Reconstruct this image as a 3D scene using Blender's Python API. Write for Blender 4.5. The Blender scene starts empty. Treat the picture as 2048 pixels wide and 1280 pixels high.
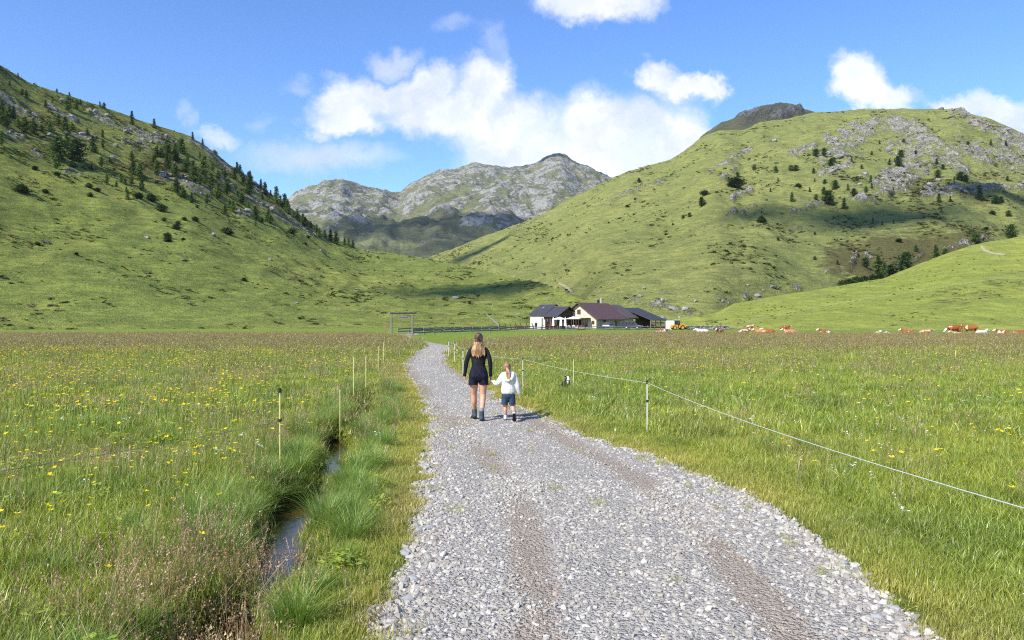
import bpy, bmesh, math, random
import numpy as np
from mathutils import Vector, Matrix, Euler

random.seed(7)
RNG = np.random.default_rng(7)
SC = bpy.context.scene
COL = SC.collection

# ------------------------------------------------------------------ camera, world, sun, exposure
F, H0 = 1593.0, 1.9            # focal length in photograph pixels, eye height in metres
cam_d = bpy.data.cameras.new('camera')
cam_d.lens, cam_d.sensor_width = 28.0, 36.0
cam_d.clip_start, cam_d.clip_end = 0.05, 20000
cam = bpy.data.objects.new('camera', cam_d)
cam.location = (0, 0, H0)
cam.rotation_euler = (math.radians(90), 0, 0)
COL.objects.link(cam)
SC.camera = cam
SC.render.engine = 'CYCLES'
SC.view_settings.view_transform = 'Standard'
SC.view_settings.look = 'None'
SC.view_settings.gamma = 1.0
SC.view_settings.use_curve_mapping = False
SC.view_settings.exposure = 0.8
SC.cycles.use_denoising = False
SC.cycles.filter_width = 1.15
SC.cycles.sample_clamp_indirect = 4.0
SC.cycles.max_bounces = 6
SC.cycles.transparent_max_bounces = 12
try:
    SC.cycles.denoising_prefilter = 'ACCURATE'
except Exception:
    pass

SUN_EL = math.radians(40.0)
SUN_AZ = math.atan2(-0.69, -0.72)      # clockwise from +Y, towards the sun
SUN_VEC = Vector((math.sin(SUN_AZ) * math.cos(SUN_EL), math.cos(SUN_AZ) * math.cos(SUN_EL), math.sin(SUN_EL)))
sun_d = bpy.data.lights.new('sun', 'SUN')
sun_d.energy = 4.4
sun_d.angle = math.radians(0.53)
sun_d.color = (1.0, 0.95, 0.86)
sun = bpy.data.objects.new('sun', sun_d)
sun.rotation_euler = (-SUN_VEC).to_track_quat('-Z', 'Y').to_euler()
sun.location = (-40, -40, 60)
COL.objects.link(sun)


class G:
    """small helper to write node trees"""
    def __init__(s, nt):
        s.nt = nt
    def n(s, t, ins=None, **props):
        nd = s.nt.nodes.new(t)
        for k, v in props.items():
            setattr(nd, k, v)
        for k, v in (ins or {}).items():
            s.put(nd.inputs[k], v)
        return nd
    def put(s, sock, v):
        if isinstance(v, bpy.types.NodeSocket):
            s.nt.links.new(v, sock)
        elif v is not None:
            if sock.type == 'RGBA' and not isinstance(v, (int, float)) and len(v) == 3:
                v = (*v, 1)
            sock.default_value = v
    def math(s, op, a, b=None, c=None, clamp=False):
        nd = s.n('ShaderNodeMath', operation=op, use_clamp=clamp)
        s.put(nd.inputs[0], a)
        if b is not None: s.put(nd.inputs[1], b)
        if c is not None: s.put(nd.inputs[2], c)
        return nd.outputs[0]
    def vmath(s, op, a, b=None, out=0):
        nd = s.n('ShaderNodeVectorMath', operation=op)
        s.put(nd.inputs[0], a)
        if b is not None: s.put(nd.inputs[1], b)
        return nd.outputs[out]
    def noise(s, vec, scale, detail=4.0, rough=0.55, dist=0.0, out=0):
        nd = s.n('ShaderNodeTexNoise', {'Scale': scale, 'Detail': detail, 'Roughness': rough, 'Distortion': dist})
        if vec is not None: s.put(nd.inputs['Vector'], vec)
        return nd.outputs[out]
    def voro(s, vec, scale, feature='F1', out=0, rand=1.0):
        nd = s.n('ShaderNodeTexVoronoi', {'Scale': scale, 'Randomness': rand}, feature=feature)
        if vec is not None: s.put(nd.inputs['Vector'], vec)
        return nd.outputs[out]
    def mix(s, fac, a, b, mode='MIX'):
        nd = s.n('ShaderNodeMix', data_type='RGBA', blend_type=mode)
        s.put(nd.inputs[0], fac); s.put(nd.inputs[6], a); s.put(nd.inputs[7], b)
        return nd.outputs[2]
    def step(s, v, lo, hi):
        nd = s.n('ShaderNodeMapRange', {'From Min': lo, 'From Max': hi}, interpolation_type='SMOOTHSTEP')
        s.put(nd.inputs['Value'], v)
        return nd.outputs[0]
    def bump(s, h, strength=0.5, dist=0.1, normal=None):
        nd = s.n('ShaderNodeBump', {'Strength': strength, 'Distance': dist, 'Height': h})
        if normal is not None: s.put(nd.inputs['Normal'], normal)
        return nd.outputs[0]
    def attr(s, name, kind='GEOMETRY', out='Color'):
        return s.n('ShaderNodeAttribute', attribute_name=name, attribute_type=kind).outputs[out]
    def pos(s):
        return s.n('ShaderNodeNewGeometry').outputs['Position']
    def obj(s):
        return s.n('ShaderNodeTexCoord').outputs['Object']
    def principled(s, color, rough=0.8, normal=None, spec=0.25, **kw):
        p = s.n('ShaderNodeBsdfPrincipled', {'Roughness': rough, 'Specular IOR Level': spec})
        s.put(p.inputs['Base Color'], color)
        if normal is not None: s.put(p.inputs['Normal'], normal)
        for k, v in kw.items(): s.put(p.inputs[k], v)
        return p.outputs[0]
    def out(s, shader):
        o = s.n('ShaderNodeOutputMaterial')
        s.nt.links.new(shader, o.inputs[0])

def material(name, fn):
    m = bpy.data.materials.new(name)
    m.use_nodes = True
    m.node_tree.nodes.clear()
    fn(G(m.node_tree))
    return m

def flat(name, color, rough=0.7, spec=0.25, metal=0.0, var=0.25, scale=3.0, bump=0.0):
    """plain procedural paint / wood / cloth with a little uneven tone and relief"""
    def fn(g):
        o = g.obj()
        nz = g.noise(o, scale, 6, 0.65)
        k = g.math('MULTIPLY_ADD', nz, 2 * var, 1 - var)
        c = g.vmath('SCALE', tuple(color[:3]))
        c.node.inputs['Scale'].default_value = 1
        g.put(c.node.inputs['Scale'], k)
        nm = g.bump(g.noise(o, scale * 12, 4, 0.6), 0.5, bump) if bump else None
        g.out(g.principled(c, rough, nm, spec, Metallic=metal))
    return material(name, fn)

# ------------------------------------------------------------------ sky with clouds, in world directions
w = bpy.data.worlds.new('World')
SC.world = w
w.use_nodes = True
w.cycles.sampling_method = 'MANUAL'
w.cycles.sample_map_resolution = 512
w.node_tree.nodes.clear()
g = G(w.node_tree)
sky = g.n('ShaderNodeTexSky', sky_type='NISHITA', sun_disc=False, sun_elevation=SUN_EL, sun_rotation=SUN_AZ % (2 * math.pi),
          altitude=2100.0, air_density=1.0, dust_density=0.6, ozone_density=3.0)
direc = g.vmath('NORMALIZE', g.n('ShaderNodeTexCoord').outputs['Generated'])
sx = g.n('ShaderNodeSeparateXYZ', {0: direc})
ya = g.math('MAXIMUM', g.math('ABSOLUTE', sx.outputs[1]), 0.08)
pxy = g.n('ShaderNodeCombineXYZ', {0: g.math('DIVIDE', sx.outputs[0], ya), 1: g.math('DIVIDE', sx.outputs[2], ya), 2: 0.0}).outputs[0]
n1 = g.n('ShaderNodeTexNoise', {'Vector': pxy, 'Scale': 7.0, 'Detail': 7.0, 'Roughness': 0.6})
n2 = g.n('ShaderNodeTexNoise', {'Vector': pxy, 'Scale': 26.0, 'Detail': 6.0, 'Roughness': 0.62})
warp = g.vmath('ADD', g.vmath('MULTIPLY', g.vmath('SUBTRACT', n1.outputs[1], (0.5, 0.5, 0.5)), (0.13, 0.10, 0)),
               g.vmath('MULTIPLY', g.vmath('SUBTRACT', n2.outputs[1], (0.5, 0.5, 0.5)), (0.05, 0.045, 0)))
pw = g.vmath('ADD', pxy, warp)
def cloud_field(items):
    acc = None
    for cx, cy, rx, ry in items:
        d = g.vmath('SUBTRACT', pw, ((cx - 1024) / F, (640 - cy) / F, 0))
        d = g.vmath('MULTIPLY', d, (F / rx, F / ry, 0))
        l = g.vmath('LENGTH', d, out=1)
        acc = l if acc is None else g.n('ShaderNodeMath', {0: acc, 1: l, 2: 0.45}, operation='SMOOTH_MIN').outputs[0]
    return acc
big = [(1190, -2, 120, 40), (1255, -20, 80, 45), (690, 205, 66, 58), (770, 190, 80, 45), (690, 250, 70, 32), (850, 185, 55, 50),
       (960, 200, 72, 72), (870, 235, 110, 45), (1010, 265, 120, 75), (1180, 235, 85, 60), (1235, 275, 180, 88), (1330, 265, 105, 62),
       (1150, 310, 160, 60), (1290, 330, 170, 50), (1420, 262, 45, 30), (1318, 138, 46, 34), (1372, 172, 66, 26), (1425, 158, 36, 24),
       (1715, 165, 58, 44), (1765, 200, 85, 34), (1690, 195, 45, 28), (2015, 205, 80, 38), (1925, 215, 60, 22), (2090, 235, 90, 45),
       (2300, 170, 120, 60), (-260, 120, 160, 70), (1050, 335, 130, 40)]
thin = [(635, 326, 135, 32), (452, 290, 50, 18), (795, 118, 46, 26), (640, 275, 22, 18), (-420, 300, 200, 40), (2500, 320, 220, 50)]
mb = g.step(g.math('SUBTRACT', 1.0, cloud_field(big)), -0.28, 0.50)
mt = g.math('MULTIPLY', g.step(g.math('SUBTRACT', 1.0, cloud_field(thin)), -0.45, 0.9), 0.62)
wisp = [(915, 52, 40, 22), (985, 95, 24, 44), (590, 176, 26, 16), (376, 215, 16, 36), (392, 250, 14, 28), (553, 254, 20, 22), (1000, 128, 20, 30), (660, 145, 30, 8)]
mw = g.math('MULTIPLY', g.step(g.math('SUBTRACT', 1.0, cloud_field(wisp)), -0.5, 0.9), 0.22)
mb = g.math('MULTIPLY', mb, g.math('MULTIPLY_ADD', g.step(g.noise(pw, 16.0, 6, .62), .35, .6), .22, .78))
mask = g.math('MULTIPLY', g.math('MAXIMUM', g.math('MAXIMUM', mb, mt), mw), 0.97)
mask = g.math('MULTIPLY', mask, g.step(sx.outputs[2], -0.02, 0.02))
shade = g.step(g.noise(pw, 9.0, 6, 0.6), 0.40, 0.66)
ccol = g.mix(shade, (4.4, 4.45, 4.6), (3.3, 3.5, 4.05))
hs = g.n('ShaderNodeHueSaturation', {'Hue': 0.508, 'Saturation': 1.19, 'Value': 1.0, 'Color': sky.outputs[0]})
col = g.mix(mask, hs.outputs[0], ccol)
bg = g.n('ShaderNodeBackground', {'Color': col, 'Strength': 0.15})
wo = g.n('ShaderNodeOutputWorld')
w.node_tree.links.new(bg.outputs[0], wo.inputs[0])

# ------------------------------------------------------------------ numpy noise
_P = np.random.default_rng(3).permutation(512).astype(np.int64)
_GA = np.random.default_rng(4).uniform(0, 2 * np.pi, 512)
_GX, _GY = np.cos(_GA), np.sin(_GA)
def perlin(x, y):
    xi = np.floor(x).astype(np.int64); yi = np.floor(y).astype(np.int64)
    xf = x - xi; yf = y - yi
    u = xf * xf * xf * (xf * (xf * 6 - 15) + 10); v = yf * yf * yf * (yf * (yf * 6 - 15) + 10)
    def gr(ix, iy, dx, dy):
        h = _P[(_P[ix & 511] + iy) & 511]
        return _GX[h] * dx + _GY[h] * dy
    a = gr(xi, yi, xf, yf); b = gr(xi + 1, yi, xf - 1, yf)
    c = gr(xi, yi + 1, xf, yf - 1); d = gr(xi + 1, yi + 1, xf - 1, yf - 1)
    return ((a + u * (b - a)) + v * ((c + u * (d - c)) - (a + u * (b - a)))) * 1.5
def fbm(x, y, octaves=4, gain=0.5, lac=2.03):
    s = 0; a = 1.0; t = 0
    for i in range(octaves):
        s = s + a * perlin(x + 17.3 * i, y - 9.1 * i); t += a
        a *= gain; x = x * lac; y = y * lac
    return s / t
def ridged(x, y, octaves=4, gain=0.5):
    s = 0; a = 1.0; t = 0
    for i in range(octaves):
        s = s + a * (1 - 2 * np.abs(perlin(x + 31.7 * i, y + 11.9 * i))); t += a
        a *= gain; x = x * 2.1; y = y * 2.1
    return s / t
def sstep(v, lo, hi):
    t = np.clip((v - lo) / (hi - lo), 0, 1)
    return t * t * (3 - 2 * t)

# ------------------------------------------------------------------ object helpers
def tag(o, label=None, cat=None, group=None, kind=None):
    if label: o['label'] = label
    if cat: o['category'] = cat
    if group: o['group'] = group
    if kind: o['kind'] = kind
    return o
def link(name, me, parent=None, mats=()):
    o = bpy.data.objects.new(name, me)
    COL.objects.link(o)
    for m in (mats if isinstance(mats, (list, tuple)) else [mats]):
        if me is not None and m is not None and m.name not in [x.name for x in me.materials if x]:
            me.materials.append(m)
    if parent is not None: o.parent = parent
    return o
def empty(name, loc=(0, 0, 0), rz=0.0, label=None, cat=None, group=None):
    o = bpy.data.objects.new(name, None)
    o.empty_display_size = 0.2
    COL.objects.link(o)
    o.location = loc
    o.rotation_euler = (0, 0, rz)
    return tag(o, label, cat, group)
def np_mesh(name, verts, faces, smooth=True, mat_idx=None):
    """faces: (n,3) or (n,4) int array"""
    me = bpy.data.meshes.new(name)
    faces = np.asarray(faces, dtype=np.int32); k = faces.shape[1]
    me.vertices.add(len(verts)); me.loops.add(faces.size); me.polygons.add(len(faces))
    me.vertices.foreach_set('co', np.asarray(verts, dtype=np.float32).ravel())
    me.loops.foreach_set('vertex_index', faces.ravel())
    me.polygons.foreach_set('loop_start', np.arange(0, faces.size, k, dtype=np.int32))
    me.polygons.foreach_set('loop_total', np.full(len(faces), k, dtype=np.int32))
    me.polygons.foreach_set('use_smooth', np.full(len(faces), smooth, dtype=bool))
    if mat_idx is not None:
        me.polygons.foreach_set('material_index', np.asarray(mat_idx, dtype=np.int32))
    me.update(calc_edges=True)
    return me
def grid_faces(nu, nv):
    i = np.arange(nu - 1)[:, None] * nv + np.arange(nv - 1)[None, :]
    i = i.ravel()
    return np.stack([i, i + nv, i + nv + 1, i + 1], 1)
def P(px, py, d):
    """world point seen at photograph pixel (px, py) at depth d"""
    return ((px - 1024) / F * d, d, H0 + (640 - py) / F * d)
def GP(px, py, z=0.0):
    """world point on the level ground seen at a photograph pixel"""
    d = (H0 - z) * F / (py - 640)
    return ((px - 1024) / F * d, d, z)
def col_attr(me, name, rgba):
    a = me.attributes.new(name, 'FLOAT_COLOR', 'POINT')
    a.data.foreach_set('color', np.asarray(rgba, dtype=np.float32).ravel())
# ------------------------------------------------------------------ terrain materials
def hill_mat(name, ga, gb, gdark, rock_a, rock_b, sc=1.0, bump=1.0, ck=0.62):
    def fn(g):
        p = g.pos()
        m = g.n('ShaderNodeSeparateColor', {0: g.attr('mask')})
        rk, hth, dirt = m.outputs[0], m.outputs[1], m.outputs[2]
        ps = g.vmath('MULTIPLY', p, (1.0, 1.0, 2.6))
        nL = g.noise(p, 0.012 * sc, 4, 0.55)
        nM = g.noise(ps, 0.075 * sc, 6, 0.62, 0.4)
        nS = g.noise(ps, 0.55 * sc, 5, 0.7)
        nT = g.noise(ps, 2.2 * sc, 3, 0.7)
        nC = g.noise(g.vmath('MULTIPLY', p, (0.30, 0.30, 2.6)), 0.42 * sc, 5, 0.65, 0.6)
        c = g.mix(g.step(nL, 0.36, 0.64), ga, gb)
        c = g.mix(g.math('MULTIPLY', g.step(nC, 0.48, 0.60), 0.62), c, gdark)
        c = g.mix(g.math('MULTIPLY', g.step(nC, 0.48, 0.36), 0.35), c, tuple(1.35 * v for v in ga))
        c = g.mix(g.math('MULTIPLY', g.step(nM, 0.42, 0.62), 0.55), c, gdark)
        c = g.mix(g.math('MULTIPLY', g.step(nS, 0.44, 0.62), 0.62), c, gdark)
        c = g.mix(g.math('MULTIPLY', g.step(nT, 0.46, 0.64), 0.55), c, tuple(1.5 * v for v in ga))
        # heath: brown-green dwarf shrubs
        hn = g.math('ADD', hth, g.math('MULTIPLY', g.math('SUBTRACT', g.noise(ps, 0.22 * sc, 6, 0.68), 0.5), 1.5))
        hc = g.mix(g.step(nS, 0.38, 0.62), (0.120, 0.088, 0.038), (0.052, 0.070, 0.022))
        c = g.mix(g.math('MULTIPLY', g.step(hn, 0.40, 0.62), 0.85), c, hc)
        # dirt track
        c = g.mix(dirt, c, (0.42, 0.36, 0.27))
        # rock
        rn = g.math('ADD', rk, g.math('MULTIPLY', g.math('SUBTRACT', g.noise(p, 0.34 * sc, 7, 0.78), 0.5), 2.2))
        rf = g.step(rn, 0.42, 0.52)
        rc = g.mix(g.step(g.noise(p, 0.5 * sc, 6, 0.7), 0.35, 0.65), rock_a, rock_b)
        crack = g.step(g.voro(p, 0.55 * sc, 'DISTANCE_TO_EDGE'), 0.0, 0.10)
        rc = g.mix(crack, tuple(ck * v for v in rock_a), rc)
        rc = g.mix(g.math('MULTIPLY', g.step(nS, 0.52, 0.66), 0.55), rc, gdark)
        c = g.mix(rf, c, rc)
        hgt = g.math('ADD', g.math('MULTIPLY_ADD', nS, 0.7, g.math('MULTIPLY', nT, 0.25)), g.math('MULTIPLY', nC, 1.1))
        rh = g.math('ADD', g.math('MULTIPLY', g.voro(p, 0.42 * sc, 'F1'), 1.6), g.math('MULTIPLY', g.noise(p, 1.0 * sc, 6, 0.7), 1.4))
        hh = g.n('ShaderNodeMix', {0: rf, 2: hgt, 3: rh}, data_type='FLOAT').outputs[0]
        nm = g.bump(hh, 1.0, 1.0 * bump / sc)
        g.out(g.principled(c, 0.95, nm, 0.08))
    return material(name, fn)

M_HILL_L = hill_mat('hill_grass_left', (0.242, 0.258, 0.058), (0.176, 0.218, 0.046), (0.080, 0.108, 0.027), (0.20, 0.192, 0.178), (0.33, 0.315, 0.285))
M_HILL_R = hill_mat('hill_grass_right', (0.250, 0.256, 0.076), (0.192, 0.216, 0.062), (0.100, 0.120, 0.040), (0.26, 0.245, 0.22), (0.37, 0.35, 0.315), 0.72)
M_KNOLL = hill_mat('knoll_grass', (0.260, 0.280, 0.056), (0.205, 0.245, 0.046), (0.135, 0.165, 0.036), (0.26, 0.245, 0.22), (0.37, 0.35, 0.315), 1.0, 0.6)
M_FAR = hill_mat('far_mountain_rock', (0.150, 0.155, 0.075), (0.125, 0.135, 0.070), (0.080, 0.088, 0.050), (0.225, 0.222, 0.202), (0.29, 0.286, 0.258), 0.22, 0.4, 0.85)
M_DARKPEAK = hill_mat('dark_summit_rock', (0.120, 0.120, 0.055), (0.100, 0.102, 0.050), (0.070, 0.072, 0.040), (0.135, 0.132, 0.125), (0.20, 0.195, 0.185), 0.4, 1.0)

HILLS = {}
def mask_lines(px, py, lines):
    """soft mask from (x, y, half width, strength) polylines given where the rock shows"""
    m = np.zeros_like(px)
    for pts in lines:
        for i in range(len(pts) - 1 if len(pts) > 1 else 1):
            a = pts[i]; b = pts[min(i + 1, len(pts) - 1)]
            ax, ay, ar, s = a; bx, by, br = b[0], b[1], b[2]
            dx, dy = bx - ax, by - ay
            t = np.clip(((px - ax) * dx + (py - ay) * dy) / max(dx * dx + dy * dy, 1e-6), 0, 1)
            d = np.hypot(px - ax - t * dx, py - ay - t * dy)
            r = ar + t * (br - ar)
            m = np.maximum(m, s * np.clip(1.25 - d / r, 0, 1))
    return np.clip(m, 0, 1)

def loft(name, mat, x0, x1, nu, nv, skyl, dcrest, dfoot, zfoot, power, amp, wl, rocks=(), heath=None, dirt=(), rock_amp=3.0, rock_wl=14.0,
         back=0.55, rock_noise=None, small=0.5, nback=12, crest_rough=0.0):
    px = np.linspace(x0, x1, nu)
    sx_, sy_ = zip(*skyl)
    yc = np.interp(px, sx_, sy_)
    k = np.array([0.25, 0.5, 0.25])
    for _ in range(2): yc[1:-1] = np.convolve(yc, k, 'same')[1:-1]
    dc = np.interp(px, *zip(*dcrest)); df = np.interp(px, *zip(*dfoot)); zf = np.interp(px, *zip(*zfoot))
    for _ in range(int(nu * 0.12)):
        dc[1:-1] = np.convolve(dc, k, 'same')[1:-1]; df[1:-1] = np.convolve(df, k, 'same')[1:-1]
    zc = H0 + (640 - yc) / F * dc
    v = np.concatenate([np.linspace(0, 1, nv), 1 + np.linspace(0.03, 1.0, nback) ** 1.5])
    V = v[None, :] * np.ones((nu, 1))
    D = df[:, None] + (dc - df)[:, None] * V
    prof = np.where(V <= 1, (1 - power) * V + power * V ** 2, 1.0)
    Z = zf[:, None] + (zc - zf)[:, None] * prof
    slope = ((zc - zf) / (dc - df))[:, None]
    over = np.clip(V - 1, 0, None)
    Z = Z - over * (dc - df)[:, None] * back * np.clip(over * 6, 0, 1)
    X = (px[:, None] - 1024) / F * D
    Y = D
    env = sstep(V, 0.0, 0.10) * (1 - 0.8 * sstep(V, 0.82, 1.0))
    Z = Z + amp * env * (fbm(X / wl, Y / wl, 4) + 0.35 * fbm(X / wl * 5 + 7, Y / wl * 3, 3))
    gul = ridged(px[:, None] / 150.0 + 1.1 * fbm(X / 130, Y / 130, 3), V * 1.9 + 3, 2)
    Z = Z + 0.30 * amp * env * (gul - 0.3) * sstep(V, 0.1, 0.4)
    Z = Z + small * sstep(V, 0.0, 0.08) * fbm(X / 9.0, Y / 9.0, 3)
    PX = 1024 + X / D * F; PY = 640 - (Z - H0) / D * F
    rk = mask_lines(PX, PY, rocks) if rocks else np.zeros_like(X)
    if rock_noise is not None: rk = np.clip(rk + rock_noise(PX, PY, X, Y, Z), 0, 1)
    ht = heath(PX, PY, X, Y, Z) if heath is not None else np.zeros_like(X)
    di = mask_lines(PX, PY, dirt) if dirt else np.zeros_like(X)
    rk = np.clip(rk * (0.50 + 0.70 * fbm(X / rock_wl * 1.1, (Y + Z) / rock_wl * 1.1, 4)) , 0, 1)
    rel = rock_amp * sstep(rk, 0.2, 0.8)
    Z = Z + rel * (0.5 + 0.9 * ridged(X / rock_wl, Y / rock_wl + Z / rock_wl, 4))
    if crest_rough: Z = Z + crest_rough * sstep(V, 0.8, 1.0) * ridged(X / (rock_wl * 1.3), Y / rock_wl / 2, 4)
    Y = Y - rel * 0.5 * ridged(X / rock_wl + 5, Z / rock_wl * 1.4, 3)
    verts = np.stack([X, Y, Z], -1).reshape(-1, 3)
    me = np_mesh(name, verts, grid_faces(nu, len(v))[:, ::-1] if False else grid_faces(nu, len(v)))
    col_attr(me, 'mask', np.stack([rk, ht, di, np.ones_like(rk)], -1))
    o = link(name, me, None, mat)
    tag(o, kind='structure')
    PX = 1024 + X / Y * F; PY = 640 - (Z - H0) / Y * F
    nf = nv
    HILLS[name] = (PX[:, :nf].ravel(), PY[:, :nf].ravel(), np.stack([X, Y, Z], -1)[:, :nf].reshape(-1, 3), rk[:, :nf].ravel(), ht[:, :nf].ravel())
    return o
def on_hill(name, px, py):
    """the ground point of a hill that shows at a photograph pixel (the nearest one to the eye)"""
    hx, hy, pts = HILLS[name][:3]
    d = (hx - px) ** 2 + (hy - py) ** 2
    i = np.argsort(d)[:4]
    j = i[np.argmin(pts[i, 1])] if d[i[0]] < 30 else i[0]
    return pts[j]

# left slope
SKY_L = [(-420, -40), (-250, 35), (-120, 80), (0, 131), (60, 165), (120, 186), (200, 212), (290, 245), (380, 273), (420, 300), (450, 325), (480, 346), (520, 373), (560, 400),
         (585, 418), (620, 443), (660, 472), (720, 497), (790, 508), (860, 518), (920, 531), (1000, 550), (1080, 566), (1140, 588), (1180, 603), (1230, 622), (1300, 641)]
ROCK_L = [[(0, 195, 12, 1), (30, 212, 15, 1), (75, 238, 9, 1)], [(95, 212, 9, .9), (120, 228, 10, .9), (150, 240, 8, .8)], [(180, 225, 9, .9), (215, 243, 10, .9), (250, 255, 10, 1), (290, 275, 13, 1), (350, 285, 10, .9)],
          [(140, 272, 9, .8), (185, 276, 9, .8)], [(385, 278, 10, 1), (430, 305, 15, 1), (468, 338, 14, 1)], [(0, 268, 9, .8), (45, 276, 9, .8)], [(320, 350, 12, .9), (370, 365, 14, .9), (415, 388, 12, .9)],
          [(475, 427, 10, 1), (500, 428, 8, 1)], [(500, 395, 10, .8), (560, 430, 14, .8), (620, 465, 12, .8), (650, 478, 6, .7)], [(505, 372, 10, .9), (525, 382, 8, .9)], [(60, 305, 11, .7), (85, 312, 8, .7)], [(135, 342, 9, .8), (160, 348, 7, .8)],
          [(425, 470, 4, .7), (450, 473, 6, .8)], [(75, 490, 5, .8), (98, 487, 4, .8)], [(178, 573, 4, .8), (200, 573, 4, .8)], [(238, 574, 4, .8), (252, 576, 4, .8)], [(205, 552, 3, .8), (235, 560, 3, .7)], [(360, 513, 4, .8), (372, 515, 3, .8)], [(640, 503, 4, .8), (650, 508, 4, .8)],
          [(30, 480, 4, .6), (60, 492, 4, .6)], [(250, 285, 10, .6), (300, 300, 8, .6)], [(470, 340, 8, .9), (500, 362, 6, .9)], [(440, 350, 12, .6), (470, 380, 10, .6)]]
def heath_l(px, py, X, Y, Z):
    line = np.interp(px, [0, 150, 300, 450, 600, 700], [320, 355, 400, 440, 475, 500])
    up = sstep(line - py, -40, 60)
    mid = 0.34 * sstep(fbm(X / 60 + 3, Y / 60, 3), 0.0, 0.5) * sstep(py, 200, 420) * (1 - sstep(py, 590, 640))
    return np.clip(0.46 * up + mid, 0, 1)
def rockn_l(px, py, X, Y, Z):
    line = np.interp(px, [0, 150, 300, 450, 600, 700], [320, 355, 400, 440, 475, 500])
    up = sstep(line - py, -20, 40)
    return 0.23 * up + 0.06
loft('left_hillside', M_HILL_L, -420, 1300, 620, 300, SKY_L,
     [(-420, 330), (-120, 430), (0, 480), (200, 540), (400, 600), (580, 640), (720, 660), (860, 640), (950, 560), (1050, 440), (1130, 345), (1180, 300), (1300, 262)],
     [(-420, 140), (0, 172), (400, 190), (800, 205), (1000, 218), (1130, 238), (1300, 256)], [(-420, -0.4), (1300, -0.4)], 0.45, 5.0, 95.0, ROCK_L, heath_l,
     [[(965, 606, 2, .0), (980, 610, 2, 0)]], 1.7, 9.0, rock_noise=rockn_l)

# big right slope
SKY_R = [(700, 560), (850, 519), (900, 503), (960, 477), (1030, 450), (1090, 427), (1120, 408), (1180, 378), (1220, 358), (1258, 343), (1300, 331), (1341, 321), (1366, 304), (1390, 286), (1407, 274), (1440, 263), (1465, 262),
         (1486, 263), (1523, 246), (1572, 240), (1635, 226), (1738, 222), (1809, 220), (1904, 219), (1920, 220), (1945, 231), (1978, 238), (2020, 254), (2048, 268), (2200, 330), (2420, 400)]
ROCK_R = [[(1760, 372, 22, 1), (1800, 352, 34, 1), (1835, 335, 24, 1)], [(1690, 272, 16, 1), (1710, 262, 20, 1)], [(1720, 275, 16, .8), (1760, 245, 18, .8), (1830, 262, 22, .9), (1870, 300, 22, .8), (1930, 340, 14, .8)],
          [(1850, 385, 14, .9), (1900, 384, 12, .9), (1960, 377, 8, .8), (2060, 377, 4, .7)], [(1640, 348, 8, .9), (1700, 332, 8, .9)], [(1585, 312, 10, .9), (1625, 293, 10, .9)], [(1655, 278, 12, .9), (1680, 300, 8, .8)],
          [(1420, 345, 10, .7), (1470, 312, 12, .8), (1500, 300, 9, .7)], [(1440, 362, 8, .7), (1475, 335, 10, .7)], [(1240, 392, 8, .7), (1330, 362, 10, .7)], [(1205, 410, 7, .6), (1240, 395, 7, .6)], [(1465, 398, 9, .9), (1500, 382, 9, .9)],
          [(1450, 430, 7, .8), (1470, 423, 6, .8)], [(1485, 425, 7, .8), (1510, 415, 7, .8)], [(1580, 425, 6, .8), (1660, 405, 7, .8)], [(1690, 385, 8, .8), (1730, 400, 10, .9)], [(1740, 400, 10, .9), (1770, 390, 14, .9)], [(1620, 465, 5, .6), (1670, 455, 5, .7)],
          [(1575, 463, 6, .8), (1600, 460, 6, .8)], [(1650, 545, 8, .8), (1700, 535, 12, .9), (1712, 512, 6, .9)], [(1730, 512, 5, .9), (1745, 514, 4, .9)], [(1820, 520, 9, .9), (1845, 512, 6, .8)], [(1890, 498, 10, .9), (1930, 488, 10, .9), (1975, 478, 6, .9)],
          [(1565, 585, 5, .8), (1600, 578, 6, .8)], [(1490, 598, 6, .9), (1520, 590, 7, .9)], [(1300, 612, 8, .9), (1345, 622, 10, 1), (1400, 632, 8, .9)], [(1260, 606, 6, .8), (1290, 612, 6, .8)], [(1480, 610, 5, .8), (1445, 618, 5, .8)], [(1690, 545, 18, .5), (1700, 540, 14, .5)],
          [(1920, 300, 26, .55), (2048, 330, 24, .6)], [(1940, 245, 10, .9), (1985, 260, 12, .8), (2060, 290, 14, .7)], [(1905, 226, 7, 1), (1935, 230, 7, 1)], [(2000, 285, 18, .6), (2060, 310, 16, .6)], [(1800, 300, 30, .5), (1870, 320, 30, .5)], [(1700, 300, 26, .45), (1640, 320, 20, .4)]]
def heath_r(px, py, X, Y, Z):
    a = 0.36 * sstep(px, 1450, 1700) * sstep(py, 300, 360) * (1 - sstep(py, 520, 560))
    b = 0.42 * mask_lines(px, py, [[(1680, 520, 40, 1), (1760, 530, 45, 1), (1850, 500, 40, 1), (1960, 480, 25, 1)]])
    return a + b + 0.30 * sstep(fbm(X / 70, Y / 70, 4), 0.0, 0.45)
def rockn_r(px, py, X, Y, Z):
    return 0.26 * sstep(px, 1480, 1720) * (1 - sstep(py, 370, 430)) + 0.07 + 0.10 * sstep(px, 1250, 1450) * (1 - sstep(py, 400, 460))
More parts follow.
